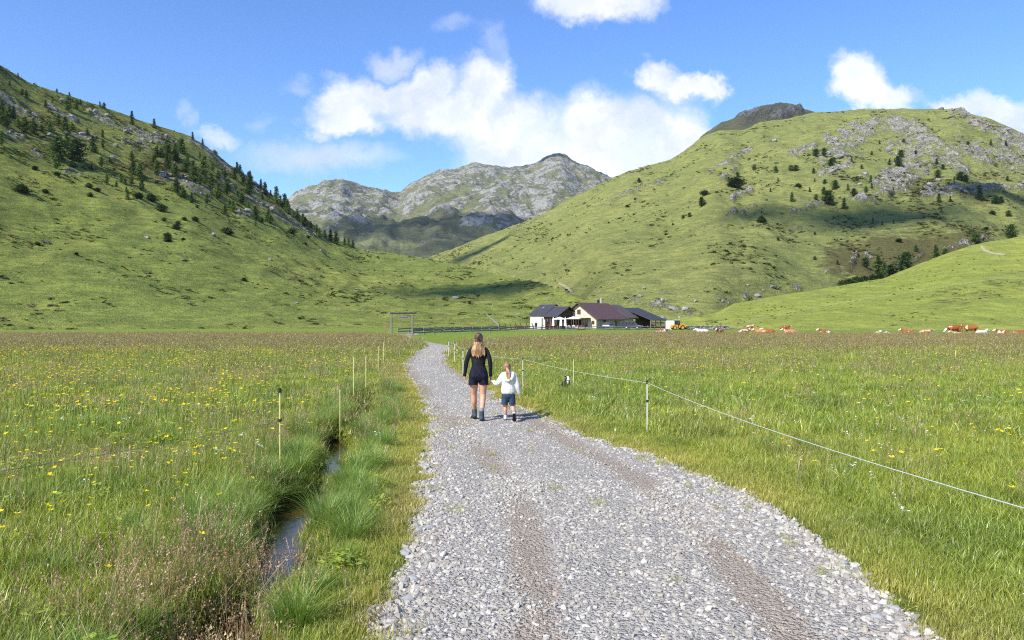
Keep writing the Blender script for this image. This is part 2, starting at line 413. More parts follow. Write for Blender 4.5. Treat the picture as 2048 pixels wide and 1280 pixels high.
loft('right_mountainside', M_HILL_R, 700, 2420, 680, 330, SKY_R,
     [(700, 860), (850, 900), (1000, 950), (1200, 1000), (1400, 1060), (1600, 1120), (1800, 1080), (2048, 980), (2420, 820)],
     [(700, 640), (850, 600), (1000, 480), (1130, 345), (1200, 285), (1300, 262), (1420, 262), (1600, 330), (2048, 380), (2420, 400)], [(700, -1), (1420, -0.4), (1600, 4), (2420, 10)],
     0.12, 15.0, 190.0, ROCK_R, heath_r, [[(1118, 567, 1.5, 1), (1130, 572, 2, 1), (1142, 582, 2.5, 1), (1134, 590, 2.5, 1)]], 4.0, 16.0, rock_noise=rockn_r, small=0.8, crest_rough=1.0)

# grassy knoll on the right
loft('right_knoll', M_KNOLL, 1290, 2420, 380, 180,
     [(1290, 652), (1370, 634), (1432, 626), (1465, 608), (1520, 598), (1573, 589), (1680, 572), (1771, 556), (1800, 543), (1846, 525), (1904, 503), (1966, 485), (2048, 472), (2200, 440), (2420, 400)],
     [(1290, 218), (1380, 232), (1500, 258), (1700, 290), (1850, 320), (2048, 350), (2420, 360)], [(1290, 205), (1380, 190), (1600, 160), (2048, 150), (2420, 140)], [(1290, -.4), (2420, -.4)],
     0.35, 2.2, 60.0, [], lambda px, py, X, Y, Z: 0.15 + 0.30 * mask_lines(px, py, [[(1880, 600, 40, 1), (2060, 560, 40, 1)]]),
     [[(1963, 492, 2.0, 1), (1968, 500, 2.5, 1), (1985, 506, 2.0, 1), (2008, 509, 1.5, 1)], [(1430, 655, .7, .35), (1640, 612, .7, .35), (1900, 570, .7, .35), (2060, 548, .7, .35)]], small=0.25)

# far mountains
SKY_F = [(380, 470), (500, 425), (560, 402), (578, 395), (593, 384), (620, 374), (640, 366), (656, 360), (686, 359), (699, 365), (726, 376), (759, 380), (792, 388), (800, 388), (812, 377), (826, 367), (859, 351), (882, 342), (919, 339),
         (942, 330), (978, 329), (1018, 336), (1051, 333), (1078, 323), (1104, 312), (1121, 308), (1131, 313), (1154, 328), (1191, 343), (1217, 355), (1300, 395), (1420, 440)]
def rockn_f(px, py, X, Y, Z):
    hi = sstep(480 - py, -20, 60)
    pat = sstep(fbm(X / 260 + 2, Y / 260 + Z / 150, 4), -0.25, 0.25)
    green = mask_lines(px, py, [[(830, 430, 10, 1), (930, 378, 12, 1)], [(910, 440, 10, 1), (960, 395, 10, 1)], [(760, 455, 18, 1), (900, 440, 16, 1)]])
    return np.clip(0.28 + 1.0 * hi * (0.58 + 0.42 * pat) - 1.0 * green + 0.35 * mask_lines(px, py, [[(930, 440, 22, 1), (1000, 430, 28, 1), (1110, 415, 22, 1)], [(840, 480, 14, .8), (860, 470, 12, .8)]]), 0, 1)
loft('far_mountains', M_FAR, 380, 1420, 520, 260, SKY_F,
     [(380, 2500), (560, 2600), (686, 2700), (800, 3000), (980, 3000), (1121, 3200), (1420, 3000)], [(380, 1250), (850, 1300), (1420, 1300)], [(380, 60), (700, 75), (850, 82), (1420, 90)],
     0.25, 62.0, 420.0, [], None, [], 7.0, 62.0, rock_noise=rockn_f, small=2.0, crest_rough=3.5)
# dark summit behind the right slope
loft('dark_summit', M_DARKPEAK, 1330, 1760, 220, 90,
     [(1330, 330), (1380, 298), (1407, 272), (1444, 245), (1465, 240), (1506, 221), (1530, 212), (1560, 206), (1580, 210), (1597, 215), (1635, 225), (1760, 275)],
     [(1330, 1800), (1760, 1800)], [(1330, 1350), (1760, 1350)], [(1330, 220), (1760, 330)], 0.1, 14.0, 150.0,
     [[(1480, 240, 12, .8), (1540, 225, 10, .8)], [(1530, 240, 8, 1), (1600, 222, 9, 1)]], None, [], 12.0, 40.0, rock_noise=lambda px, py, X, Y, Z: 0.3 + 0 * px, small=1.5, crest_rough=4.0)
# ------------------------------------------------------------------ meadow floor, path, ditch
PATH_C = [(-3, .75, 3.2), (0, .80, 3.5), (4.7, .87, 3.45), (6.23, .90, 3.6), (9, .78, 3.6), (11.6, .26, 3.1), (13.2, -.10, 2.7), (15.1, -.36, 2.55), (18.9, -1.18, 2.15), (22.1, -1.68, 2.1), (26.3, -2.45, 2.1),
          (34.4, -3.75, 2.0), (46.6, -4.75, 2.0), (55, -4.95, 2.0), (60.5, -5.7, 2.0), (66, -7.2, 1.6), (75, -9.3, 1.4), (88, -11.9, 1.6), (98, -13.6, 2.2), (112, -14.0, 2.2), (135, -6.0, 2.2), (160, 4.0, 2.4), (180, 12, 3.5), (186, 22, 4.0)]
_pd, _pxc, _pw = (np.array(t, float) for t in zip(*PATH_C))
def path_s(x, y):
    """signed distance outside the edge of the gravel"""
    c = np.interp(y, _pd, _pxc); wd = np.interp(y, _pd, _pw)
    sl = np.gradient(_pxc, _pd); k = 1 / np.sqrt(1 + np.interp(y, _pd, sl) ** 2)
    return np.where(y < 112, np.abs(x - c) * k - wd / 2 - .24 * fbm(y / 1.1 + np.where(x > c, 50.0, 0.0), x * 0 + .3, 3) * sstep(y, -1, 4) * (1 - sstep(y, 25, 40)), 9.0)
DITCH = [(-3, -1.35, .5), (3, -1.62, .50), (5.4, -1.90, .50), (7.5, -2.06, .44), (10.2, -2.42, .42), (13.2, -2.80, .40), (16.3, -3.08, .36), (19, -3.4, .30), (22, -3.9, .22), (26, -4.6, .12)]
_dd, _dx, _dw = (np.array(t, float) for t in zip(*DITCH))
def ditch_c(y):
    return np.interp(y, _dd, _dx) + .13 * np.sin(y * 1.25 + .4) + .07 * np.sin(y * 3.1 + 1)
def ditch_s(x, y):
    c = ditch_c(y)
    r = np.abs(x - c)
    return np.where(y < 26, r, 9.0)
def ditch_depth(x, y):
    r = ditch_s(x, y); wd = np.interp(y, _dd, _dw) * (.62 + .35 * np.sin(y * 2.3 + 1.0) * np.sin(y * .9))
    return 0.33 * (1 - sstep(r, wd * 0.45, wd * 1.25 + 0.12)) * np.clip(np.interp(y, [20, 26], [1, 0]), 0, 1)
def ground_z(x, y):
    x = np.asarray(x, float); y = np.asarray(y, float)
    z = 0.045 * fbm(x / 1.1, y / 1.1, 3) * sstep(path_s(x, y), 0.0, 0.5) + 0.06 * fbm(x / 7, y / 7, 2) * sstep(path_s(x, y), 0.0, 1.5) * sstep(np.abs(y), 0, 8)
    z = z - 0.085 * (1 - sstep(path_s(x, y), -0.30, 0.10))
    return z - ditch_depth(x, y)
yy = [-6.0]
while yy[-1] < 6500:
    yy.append(yy[-1] + max(0.11, abs(yy[-1]) * 0.016))
yy = np.array(yy)
uu = np.sort(np.concatenate([np.linspace(-6.5, 5.0, 190), -6.5 - np.geomspace(0.12, 6000, 60), 5.0 + np.geomspace(0.12, 6000, 60)]))
GX, GY = np.meshgrid(uu, yy, indexing='ij')
GXs = GX * np.where(np.abs(GX) < 12, 1, 1)
GZ = np.where(GY < 260, ground_z(GXs, GY), 0.0) 
GZ = np.where((GY > 150) | (np.abs(GX) > 200), GZ - 0.25, GZ)
def ground_mat(g):
    p = g.pos()
    m = g.n('ShaderNodeSeparateColor', {0: g.attr('mask')})
    a = g.mix(g.step(g.noise(p, 0.35, 5, 0.6), 0.35, 0.65), (0.110, 0.150, 0.026), (0.150, 0.175, 0.032))
    a = g.mix(g.math('MULTIPLY', g.step(g.noise(p, 6.0, 5, 0.7), 0.45, 0.7), 0.6), a, (0.085, 0.090, 0.030))
    gr = g.mix(g.step(g.noise(p, 0.9, 6, 0.7), 0.40, 0.66), (0.150, 0.215, 0.032), (0.205, 0.245, 0.040))
    a = g.mix(m.outputs[1], a, gr)                          # mown green beyond the tall meadow
    a = g.mix(m.outputs[2], a, g.mix(g.step(g.noise(p, 3, 4), .4, .6), (0.125, 0.100, 0.055), (0.105, 0.110, 0.04)))
    mud = g.mix(g.step(g.noise(p, 9.0, 6, 0.7), 0.40, 0.62), (0.050, 0.030, 0.013), (0.120, 0.070, 0.028))
    a = g.mix(m.outputs[0], a, mud)
    nm = g.bump(g.math('ADD', g.noise(p, 14.0, 5, 0.7), g.math('MULTIPLY', g.noise(p, 1.5, 4, 0.6), 1.5)), 0.9, 0.08)
    g.out(g.principled(a, 0.95, nm, 0.08))
M_GROUND = material('meadow_soil', ground_mat)
def brown_edge(px):
    return np.interp(px, [-2000, 740, 800, 880, 930, 1000, 1100, 1330, 2048, 4000], [96, 96, 85, 58, 60, 68, 78, 98, 90, 90])
def px_of(x, y):
    return 1024 + x / np.maximum(y, 0.5) * F
be = brown_edge(px_of(GX, GY))
mud = sstep(ditch_depth(GX, GY), 0.10, 0.25)
green = sstep(GY - be, -2, 6)
brown = sstep(GY, 34, 60) * (1 - green)
gme = np_mesh('ground', np.stack([GX, GY, GZ], -1).reshape(-1, 3), grid_faces(len(uu), len(yy)))
col_attr(gme, 'mask', np.stack([mud, green, brown, np.ones_like(mud)], -1))
tag(link('ground', gme, None, M_GROUND), kind='structure')

# gravel path: a crowned sheet whose edges sink under the turf
tt = np.concatenate([np.linspace(-5, 30, 260), np.linspace(30.3, 112, 160)])
lat = np.linspace(-1, 1, 25)
cx = np.interp(tt, _pd, _pxc); wd = np.interp(tt, _pd, _pw)
k = np.array([.25, .5, .25])
for _ in range(25): cx[1:-1] = np.convolve(cx, k, 'same')[1:-1]
sl = np.gradient(cx, tt)
nx_, ny_ = 1 / np.sqrt(1 + sl ** 2), -sl / np.sqrt(1 + sl ** 2)
hw = (wd / 2 + 0.28)[:, None] * lat[None, :]
PXX = cx[:, None] + nx_[:, None] * hw; PYY = tt[:, None] + ny_[:, None] * hw
e = np.abs(hw) - (wd / 2)[:, None]
rut = np.exp(-((np.abs(hw - 0.05) - 0.78) / 0.22) ** 2)
PZ = -0.012 - 0.09 * sstep(e, -0.12, 0.28) + 0.030 * fbm(PXX / 0.5, PYY / 0.5, 3) - 0.012 * rut + 0.01
dirtm = np.clip(rut * sstep(fbm(PXX / 1.3 + 4, PYY / 2.6, 3), -0.6, 0.1) + 0.9 * np.exp(-((PYY - 14.9) / 1.6) ** 2) * sstep(fbm(PXX / .8, PYY / 1.5, 3), -.3, .2) * np.exp(-((np.abs(hw) - .75) / .45) ** 2), 0, 1)
def path_mat(g):
    p = g.pos()
    d = g.n('ShaderNodeSeparateColor', {0: g.attr('mask')}).outputs[0]
    v = g.n('ShaderNodeTexVoronoi', {'Vector': p, 'Scale': 34.0}, feature='F1')
    v2 = g.n('ShaderNodeTexVoronoi', {'Vector': p, 'Scale': 75.0}, feature='F1')
    tone = g.n('ShaderNodeSeparateColor', {0: v.outputs['Color']}).outputs[0]
    c = g.mix(tone, (0.275, 0.256, 0.222), (0.42, 0.395, 0.348))
    c = g.mix(g.math('MULTIPLY', g.step(g.n('ShaderNodeSeparateColor', {0: v2.outputs['Color']}).outputs[1], 0.8, 1.0), .5), c, (0.40, 0.34, 0.27))
    soil = g.mix(g.step(g.noise(p, 12, 5, .7), .35, .65), (0.275, 0.222, 0.165), (0.37, 0.315, 0.25))
    f = g.step(g.math('ADD', d, g.math('MULTIPLY', g.math('SUBTRACT', g.noise(p, 5.0, 5, .7), .5), .9)), 0.35, 0.75)
    c = g.mix(g.math('MULTIPLY', f, .85), c, soil)
    h = g.math('ADD', g.math('MULTIPLY', v.outputs['Distance'], -1.0), g.math('MULTIPLY', v2.outputs['Distance'], -0.5))
    nm = g.bump(h, 0.8, 0.035)
    g.out(g.principled(c, 0.9, nm, 0.15))
M_PATH = material('path_gravel', path_mat)
pme = np_mesh('path', np.stack([PXX, PYY, PZ], -1).reshape(-1, 3), grid_faces(len(tt), len(lat))[:, ::-1])
col_attr(pme, 'mask', np.stack([dirtm, dirtm * 0, dirtm * 0, dirtm * 0 + 1], -1))
tag(link('path', pme, None, M_PATH), kind='structure')

# farm track along the house
fx = np.array([(-14.5, 112, 2.4), (-13.5, 120, 2.4), (-8, 136, 2.4), (0, 150, 2.4), (7, 163, 2.6), (15, 176, 3.4), (26, 181, 4), (40, 182, 3.4), (55, 188, 3)])
ft = np.linspace(0, len(fx) - 1, 90)
fc = np.stack([np.interp(ft, np.arange(len(fx)), fx[:, i]) for i in range(3)], 1)
for _ in range(6): fc[1:-1] = .25 * fc[:-2] + .5 * fc[1:-1] + .25 * fc[2:]
tg = np.gradient(fc[:, :2], axis=0); tg /= np.linalg.norm(tg, axis=1)[:, None]
nr = np.stack([-tg[:, 1], tg[:, 0]], 1)
la = np.linspace(-.5, .5, 5)
FX = fc[:, 0, None] + nr[:, 0, None] * la * fc[:, 2, None]; FY = fc[:, 1, None] + nr[:, 1, None] * la * fc[:, 2, None]
fme = np_mesh('farm_track', np.stack([FX, FY, 0.05 - 0.1 * (np.abs(la) > .45) + 0 * FX], -1).reshape(-1, 3), grid_faces(90, 5))
col_attr(fme, 'mask', np.stack([FX * 0 + .25, FX * 0, FX * 0, FX * 0 + 1], -1))
tag(link('farm_track', fme, None, M_PATH), kind='structure')

# water in the ditch
wy = np.linspace(-3, 22, 200); wl_ = np.linspace(-1, 1, 5)
wc = ditch_c(wy)
WX = wc[:, None] + 0.75 * wl_[None, :]; WY = wy[:, None] + 0 * WX
def water_mat(g):
    p = g.pos()
    c = g.mix(g.step(g.noise(p, 1.8, 4, .6), .40, .62), (0.016, 0.012, 0.006), (0.080, 0.036, 0.008))
    nm = g.bump(g.noise(p, 16, 3, .5), .12, .02)
    g.out(g.principled(c, 0.05, nm, 0.5))
M_WATER = material('ditch_water', water_mat)
tag(link('stream_water', np_mesh('stream_water', np.stack([WX, WY, -0.225 + 0 * WX], -1).reshape(-1, 3), grid_faces(200, 5)[:, ::-1]), None, M_WATER), kind='structure')
# ------------------------------------------------------------------ scattered stuff: grass, flowers, gravel
PROTO = {}
def proto_collection(name, meshes, mat):
    c = bpy.data.collections.new(name)
    for i, me in enumerate(meshes):
        o = bpy.data.objects.new('%s_%02d' % (name, i), me)
        if not len(me.materials):
            for m in (mat if isinstance(mat, (list, tuple)) else [mat]): me.materials.append(m)
        c.objects.link(o)
    PROTO[name] = c
    return c
def scatter(name, coll, pts, rot, scl, idx, tint):
    n = len(pts)
    me = bpy.data.meshes.new(name)
    me.vertices.add(n)
    me.vertices.foreach_set('co', np.asarray(pts, np.float32).ravel())
    a = me.attributes.new('rot', 'FLOAT_VECTOR', 'POINT'); a.data.foreach_set('vector', np.asarray(rot, np.float32).ravel())
    a = me.attributes.new('scl', 'FLOAT_VECTOR', 'POINT'); a.data.foreach_set('vector', np.asarray(scl, np.float32).ravel())
    a = me.attributes.new('idx', 'INT', 'POINT'); a.data.foreach_set('value', np.asarray(idx, np.int32))
    col_attr(me, 'tint', np.concatenate([tint, np.ones((n, 1))], 1))
    o = link(name, me)
    ng = bpy.data.node_groups.new(name + '_nodes', 'GeometryNodeTree')
    ng.interface.new_socket('Geometry', in_out='INPUT', socket_type='NodeSocketGeometry')
    ng.interface.new_socket('Geometry', in_out='OUTPUT', socket_type='NodeSocketGeometry')
    N = ng.nodes.new; L = ng.links.new
    gi, go = N('NodeGroupInput'), N('NodeGroupOutput')
    ci = N('GeometryNodeCollectionInfo'); ci.inputs['Collection'].default_value = coll
    ci.inputs['Separate Children'].default_value = True; ci.inputs['Reset Children'].default_value = True
    ip = N('GeometryNodeInstanceOnPoints'); ip.inputs['Pick Instance'].default_value = True
    def na(nm, ty):
        q = N('GeometryNodeInputNamedAttribute'); q.data_type = ty; q.inputs[0].default_value = nm
        return q.outputs['Attribute']
    L(gi.outputs[0], ip.inputs['Points']); L(ci.outputs[0], ip.inputs['Instance'])
    L(na('idx', 'INT'), ip.inputs['Instance Index'])
    er = N('FunctionNodeEulerToRotation'); L(na('rot', 'FLOAT_VECTOR'), er.inputs[0]); L(er.outputs[0], ip.inputs['Rotation'])
    L(na('scl', 'FLOAT_VECTOR'), ip.inputs['Scale'])
    L(ip.outputs[0], go.inputs[0])
    md = o.modifiers.new('instances', 'NODES'); md.node_group = ng
    tag(o, kind='stuff')
    return o

def grass_mat(g):
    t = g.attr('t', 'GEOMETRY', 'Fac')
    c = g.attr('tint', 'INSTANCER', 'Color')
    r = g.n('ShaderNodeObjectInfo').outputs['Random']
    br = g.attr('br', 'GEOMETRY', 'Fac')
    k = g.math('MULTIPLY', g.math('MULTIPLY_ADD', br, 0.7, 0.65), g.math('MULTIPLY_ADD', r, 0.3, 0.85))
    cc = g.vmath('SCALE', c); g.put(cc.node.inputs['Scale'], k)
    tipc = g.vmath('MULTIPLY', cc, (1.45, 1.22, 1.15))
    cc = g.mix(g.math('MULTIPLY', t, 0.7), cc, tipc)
    d = g.n('ShaderNodeBsdfDiffuse', {'Color': cc})
    tr = g.n('ShaderNodeBsdfTranslucent', {'Color': g.vmath('MULTIPLY', cc, (1.15, 1.2, 0.7))})
    gl = g.n('ShaderNodeBsdfGlossy', {'Color': (1, 1, 1, 1), 'Roughness': 0.42})
    m1 = g.n('ShaderNodeMixShader', {0: 0.38, 1: d.outputs[0], 2: tr.outputs[0]})
    m2 = g.n('ShaderNodeMixShader', {0: 0.035, 1: m1.outputs[0], 2: gl.outputs[0]})
    g.out(m2.outputs[0])
M_GRASS = material('grass_blades', grass_mat)

def blades(name, n, radius, hmin, hmax, width, lean, segs=3, curl=0.5, seed=0, spread_lean=False):
    r = np.random.default_rng(seed)
    rad = radius * np.sqrt(r.random(n)); th = r.random(n) * 2 * np.pi
    bx, by = rad * np.cos(th), rad * np.sin(th)
    az = th + r.normal(0, 0.5, n) if spread_lean else r.random(n) * 2 * np.pi
    h = r.uniform(hmin, hmax, n) * (1 - 0.35 * (rad / radius) ** 2)
    ln = lean * r.uniform(0.3, 1.3, n) * (0.35 + rad / radius if spread_lean else 1)
    fz = az + np.pi / 2 + r.normal(0, 0.6, n)
    V, T, B, Fc = [], [], [], []
    br = r.random(n)
    lev = np.linspace(0, 1, segs + 1)
    base = 0
    per = 2 * segs + 1
    verts = np.zeros((n, per, 3)); tv = np.zeros((n, per)); 
    for j, t in enumerate(lev):
        out = ln * h * (t ** (1 + curl * 1.6))
        zz = h * t * (1 - 0.30 * np.clip(ln, 0, 1.4) * t)
        cx_, cy_ = bx + np.cos(az) * out, by + np.sin(az) * out
        wv = width * (1 - t) ** 0.6 * 0.5 * (0.8 + 0.5 * br)
        if j < segs:
            verts[:, 2 * j] = np.stack([cx_ - np.cos(fz) * wv, cy_ - np.sin(fz) * wv, zz], 1)
            verts[:, 2 * j + 1] = np.stack([cx_ + np.cos(fz) * wv, cy_ + np.sin(fz) * wv, zz], 1)
            tv[:, 2 * j] = tv[:, 2 * j + 1] = t
        else:
            verts[:, 2 * j] = np.stack([cx_, cy_, zz], 1); tv[:, 2 * j] = 1
    tris = []
    for j in range(segs - 1):
        a = 2 * j
        tris += [(a, a + 1, a + 3), (a, a + 3, a + 2)]
    a = 2 * (segs - 1)
    tris.append((a, a + 1, a + 2))
    tris = np.array(tris)
    faces = (np.arange(n)[:, None, None] * per + tris[None]).reshape(-1, 3)
    me = np_mesh(name, verts.reshape(-1, 3), faces, True)
    for nm, val in (('t', tv.ravel()), ('br', np.repeat(br, per))):
        a = me.attributes.new(nm, 'FLOAT', 'POINT'); a.data.foreach_set('value', val.astype(np.float32))
    return me
def add_attr(me, t, br):
    n = len(me.vertices)
    for nm, val in (('t', t), ('br', br)):
        a = me.attributes.new(nm, 'FLOAT', 'POINT'); a.data.foreach_set('value', np.broadcast_to(np.asarray(val, np.float32), (n,)).copy())
def stalks(name, n, radius, h0, h1, seed, head=(0.05, 0.012), stem=0.0016, nhead=9):
    """thin stems with a loose seed head each"""
    r = np.random.default_rng(seed)
    V, Fa, T, B = [], [], [], []
    for i in range(n):
        rad = radius * math.sqrt(r.random()); th = r.random() * 6.283
        x, y = rad * math.cos(th), rad * math.sin(th); h = r.uniform(h0, h1); az = r.random() * 6.283; ln = r.uniform(0.02, 0.28) * h
        p = [np.array((x, y, 0)), np.array((x + ln * .35 * math.cos(az), y + ln * .35 * math.sin(az), h * .6)), np.array((x + ln * math.cos(az), y + ln * math.sin(az), h))]
        s = np.array((math.cos(az + 1.57), math.sin(az + 1.57), 0)) * stem
        b = len(V)
        for q in p: V += [q - s, q + s]
        T += [0, 0, .3, .3, .5, .5]; B += [.5] * 6
        Fa += [(b, b + 1, b + 3), (b, b + 3, b + 2), (b + 2, b + 3, b + 5), (b + 2, b + 5, b + 4)]
        for k in range(nhead):
            f = k / nhead
            c = p[2] + np.array((math.cos(az), math.sin(az), -0.2)) * 0.0 + np.array((r.normal(0, head[1]), r.normal(0, head[1]), -head[0] * f + r.normal(0, .004)))
            b = len(V); w_ = head[1] * r.uniform(.35, .8); a2 = r.random() * 6.283
            V += [c + np.array((math.cos(a2) * w_, math.sin(a2) * w_, -w_ * .6)), c + np.array((-math.sin(a2) * w_, math.cos(a2) * w_, 0)), c + np.array((0, 0, w_ * 1.3))]
            T += [1, 1, 1]; B += [r.random()] * 3
            Fa.append((b, b + 1, b + 2))
    me = np_mesh(name, np.array(V), np.array(Fa), False)
    add_attr(me, np.array(T), np.array(B))
    return me
def petals(name, seed, hstem, rad, npet=5, cup=0.45, stem=0.0018, nheads=1, spread=0.05):
    """a flower: stem (material 0) and open petals (material 1)"""
    r = np.random.default_rng(seed)
    V, Fa, Mi = [], [], []
    for hd in range(nheads):
        ax = r.uniform(-spread, spread, 2) * (1 if nheads > 1 else .4); h = hstem * r.uniform(.88, 1.05)
        top = np.array((ax[0], ax[1], h))
        s = np.array((stem, 0, 0)); s2 = np.array((0, stem, 0))
        b = len(V)
        V += [-s, s, top * np.array((.5, .5, .55)) - s, top * np.array((.5, .5, .55)) + s, top - s, top + s]
        Fa += [(b, b + 1, b + 3), (b, b + 3, b + 2), (b + 2, b + 3, b + 5), (b + 2, b + 5, b + 4)]; Mi += [0] * 4
        tl = r.uniform(-.4, .4, 2)
        for k in range(npet):
            a = k * 6.283 / npet + r.uniform(-.15, .15); da = 2.6 / npet
            def pt(rr, aa, z):
                return top + np.array((math.cos(aa) * rr, math.sin(aa) * rr, z + tl[0] * math.cos(aa) * rr + tl[1] * math.sin(aa) * rr))
            b = len(V)
            V += [top, pt(rad * .7, a - da, rad * cup * .5), pt(rad, a, rad * cup), pt(rad * .7, a + da, rad * cup * .5)]
            Fa += [(b, b + 1, b + 2), (b, b + 2, b + 3)]; Mi += [1, 1]
    return np_mesh(name, np.array(V), np.array(Fa), False, Mi)

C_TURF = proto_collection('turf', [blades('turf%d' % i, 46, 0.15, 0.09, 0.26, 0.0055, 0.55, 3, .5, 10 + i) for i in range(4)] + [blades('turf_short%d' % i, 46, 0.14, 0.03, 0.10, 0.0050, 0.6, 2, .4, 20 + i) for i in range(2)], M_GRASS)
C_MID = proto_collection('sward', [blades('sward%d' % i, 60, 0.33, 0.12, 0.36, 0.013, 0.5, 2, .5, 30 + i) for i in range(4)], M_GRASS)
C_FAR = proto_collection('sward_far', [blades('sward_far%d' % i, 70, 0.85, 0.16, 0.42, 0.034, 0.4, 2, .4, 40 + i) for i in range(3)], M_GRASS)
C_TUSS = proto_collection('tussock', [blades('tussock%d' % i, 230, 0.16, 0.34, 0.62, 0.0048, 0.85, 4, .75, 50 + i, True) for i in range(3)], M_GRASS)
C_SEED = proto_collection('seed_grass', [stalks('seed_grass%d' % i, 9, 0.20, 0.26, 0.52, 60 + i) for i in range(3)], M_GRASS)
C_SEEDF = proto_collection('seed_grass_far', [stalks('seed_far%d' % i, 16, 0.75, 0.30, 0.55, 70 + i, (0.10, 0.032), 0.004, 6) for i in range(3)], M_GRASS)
def leafy(name, n, seed, rad=.16, h=.16, sz=.026):
    r = np.random.default_rng(seed); V, Fa = [], []
    for i in range(n):
        rr = rad * math.sqrt(r.random()); th = r.random() * 6.283
        c = np.array((rr * math.cos(th), rr * math.sin(th), h * r.uniform(.35, 1) * (1 - .5 * (rr / rad) ** 2))); a = r.random() * 6.283; s = sz * r.uniform(.6, 1.3)
        u = np.array((math.cos(a), math.sin(a), r.uniform(-.2, .4))) * s; v = np.array((-math.sin(a), math.cos(a), r.uniform(-.3, .3))) * s * .8
        b = len(V); V += [c - u, c + v * .9, c + u, c - v * .9]; Fa.append((b, b + 1, b + 2, b + 3)) if False else Fa.extend([(b, b + 1, b + 2), (b, b + 2, b + 3)])
    me = np_mesh(name, np.array(V), np.array(Fa), False); add_attr(me, .3, np.repeat(r.random(n), 4)); return me
C_LEAF = proto_collection('herb', [leafy('herb%d' % i, 60, 90 + i) for i in range(3)], M_GRASS)

def fan_points(d0, d1, dens, half=0.80, xmin=None, xmax=None):
    """random points, even over the ground, in the wedge of meadow the picture shows and a margin beside it"""
    area = half * (d1 ** 2 - d0 ** 2) + 3 * (d1 - d0)
    n = int(area * dens)
    y = np.sqrt(RNG.random(n) * (d1 ** 2 - d0 ** 2) + d0 ** 2)
    x = (RNG.random(n) * 2 - 1) * (half * y + 1.5)
    return x, y
def side(x, y):
    """0 right meadow, 1 bank between path and ditch, 2 left meadow"""
    c = np.interp(y, _pd, _pxc); dc_ = np.interp(y, _dd, _dx)
    return np.where(x > c, 0, np.where((x > dc_) & (y < 24), 1, 2))
YG = np.array((0.330, 0.375, 0.052)); GG = np.array((0.190, 0.280, 0.038)); DG = np.array((0.115, 0.195, 0.030)); TAN = np.array((0.36, 0.30, 0.14)); BRN = np.array((0.215, 0.185, 0.075)); BLUEG = np.array((0.140, 0.220, 0.040))
def lerp(a, b, t):
    return a + (b - a) * np.asarray(t)[..., None]
def meadow_tint(x, y, sd):
    big = sstep(fbm(x / 5.5, y / 7.5, 3), -0.35, 0.35)
    sm = sstep(fbm(x / 1.3 + 9, y / 1.3, 3), -0.3, 0.4)
    t = lerp(np.broadcast_to(GG, (len(x), 3)), np.broadcast_to(YG, (len(x), 3)), 0.25 + 0.55 * big)
    t = lerp(t, np.broadcast_to(DG, (len(x), 3)), 0.45 * sm)
    ed = np.exp(-np.clip(path_s(x, y), 0, 9) / 0.36) * (.55 + .45 * sstep(fbm(x / .8, y / .8, 2), -.3, .3))
    t = lerp(t, np.broadcast_to(np.array((0.42, 0.37, 0.10)), (len(x), 3)), 0.85 * ed)
    far = sstep(y, 26, 62)
    t = lerp(t, np.broadcast_to(BRN, (len(x), 3)), far * 0.32)
    t = lerp(t, np.broadcast_to(TAN, (len(x), 3)), 0.38 * sstep(fbm(x / 2.6 - 5, y / 3.2, 3), 0.05, 0.5) * np.where(sd == 0, .45, 1))
    return t * RNG.uniform(0.85, 1.15, (len(x), 1))
def rots(n, tilt=0.12):
    return np.stack([RNG.normal(0, tilt, n), RNG.normal(0, tilt, n), RNG.random(n) * 6.283], 1)
def place(name, coll, x, y, zoff, sxy, sz, idx, tint, tilt=.12):
    z = ground_z(x, y) + zoff
    scatter(name, coll, np.stack([x, y, z], 1), rots(len(x), tilt), np.stack([sxy, sxy, sz], 1), idx, tint)

# near turf
x, y = fan_points(2.6, 15, 105)
ps = path_s(x, y); dd_ = ditch_depth(x, y)
keep = (ps > 0.04 + 0.32 * fbm(x / .35, y / .35, 2)) & (dd_ < 0.20)
x, y, ps = x[keep], y[keep], ps[keep]; sd = side(x, y)
short = (ps < 0.28 + 0.35 * RNG.random(len(x))) | ((sd == 0) & (RNG.random(len(x)) < .15))
hz = np.where(sd == 0, 0.72, 0.92) * (0.75 + 0.5 * sstep(fbm(x / 1.7, y / 1.7, 3), -.4, .4)) * RNG.uniform(.8, 1.2, len(x)) * (0.40 + 0.60 * sstep(ps, 0.15, 1.1))
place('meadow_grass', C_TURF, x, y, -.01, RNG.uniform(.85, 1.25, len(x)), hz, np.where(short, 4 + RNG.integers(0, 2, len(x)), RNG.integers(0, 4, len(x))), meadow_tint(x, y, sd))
# short turf closing over the edges of the gravel
y = RNG.uniform(3, 30, 16000); sgn = np.where(RNG.random(16000) < .5, 1, -1)
x = np.interp(y, _pd, _pxc) + sgn * (np.interp(y, _pd, _pw) / 2 + RNG.uniform(-.12, .75, 16000))
ps = path_s(x, y); keep = (ps > .0 + .42 * fbm(x / .35 + 3, y / .35, 2)) & (ditch_depth(x, y) < .15); x, y, ps = x[keep], y[keep], ps[keep]; n = len(x); sd = side(x, y)
place('verge_grass', C_TURF, x, y, -.01, RNG.uniform(.7, 1.1, n), RNG.uniform(.7, 1.5, n), 4 + RNG.integers(0, 2, n), meadow_tint(x, y, sd))
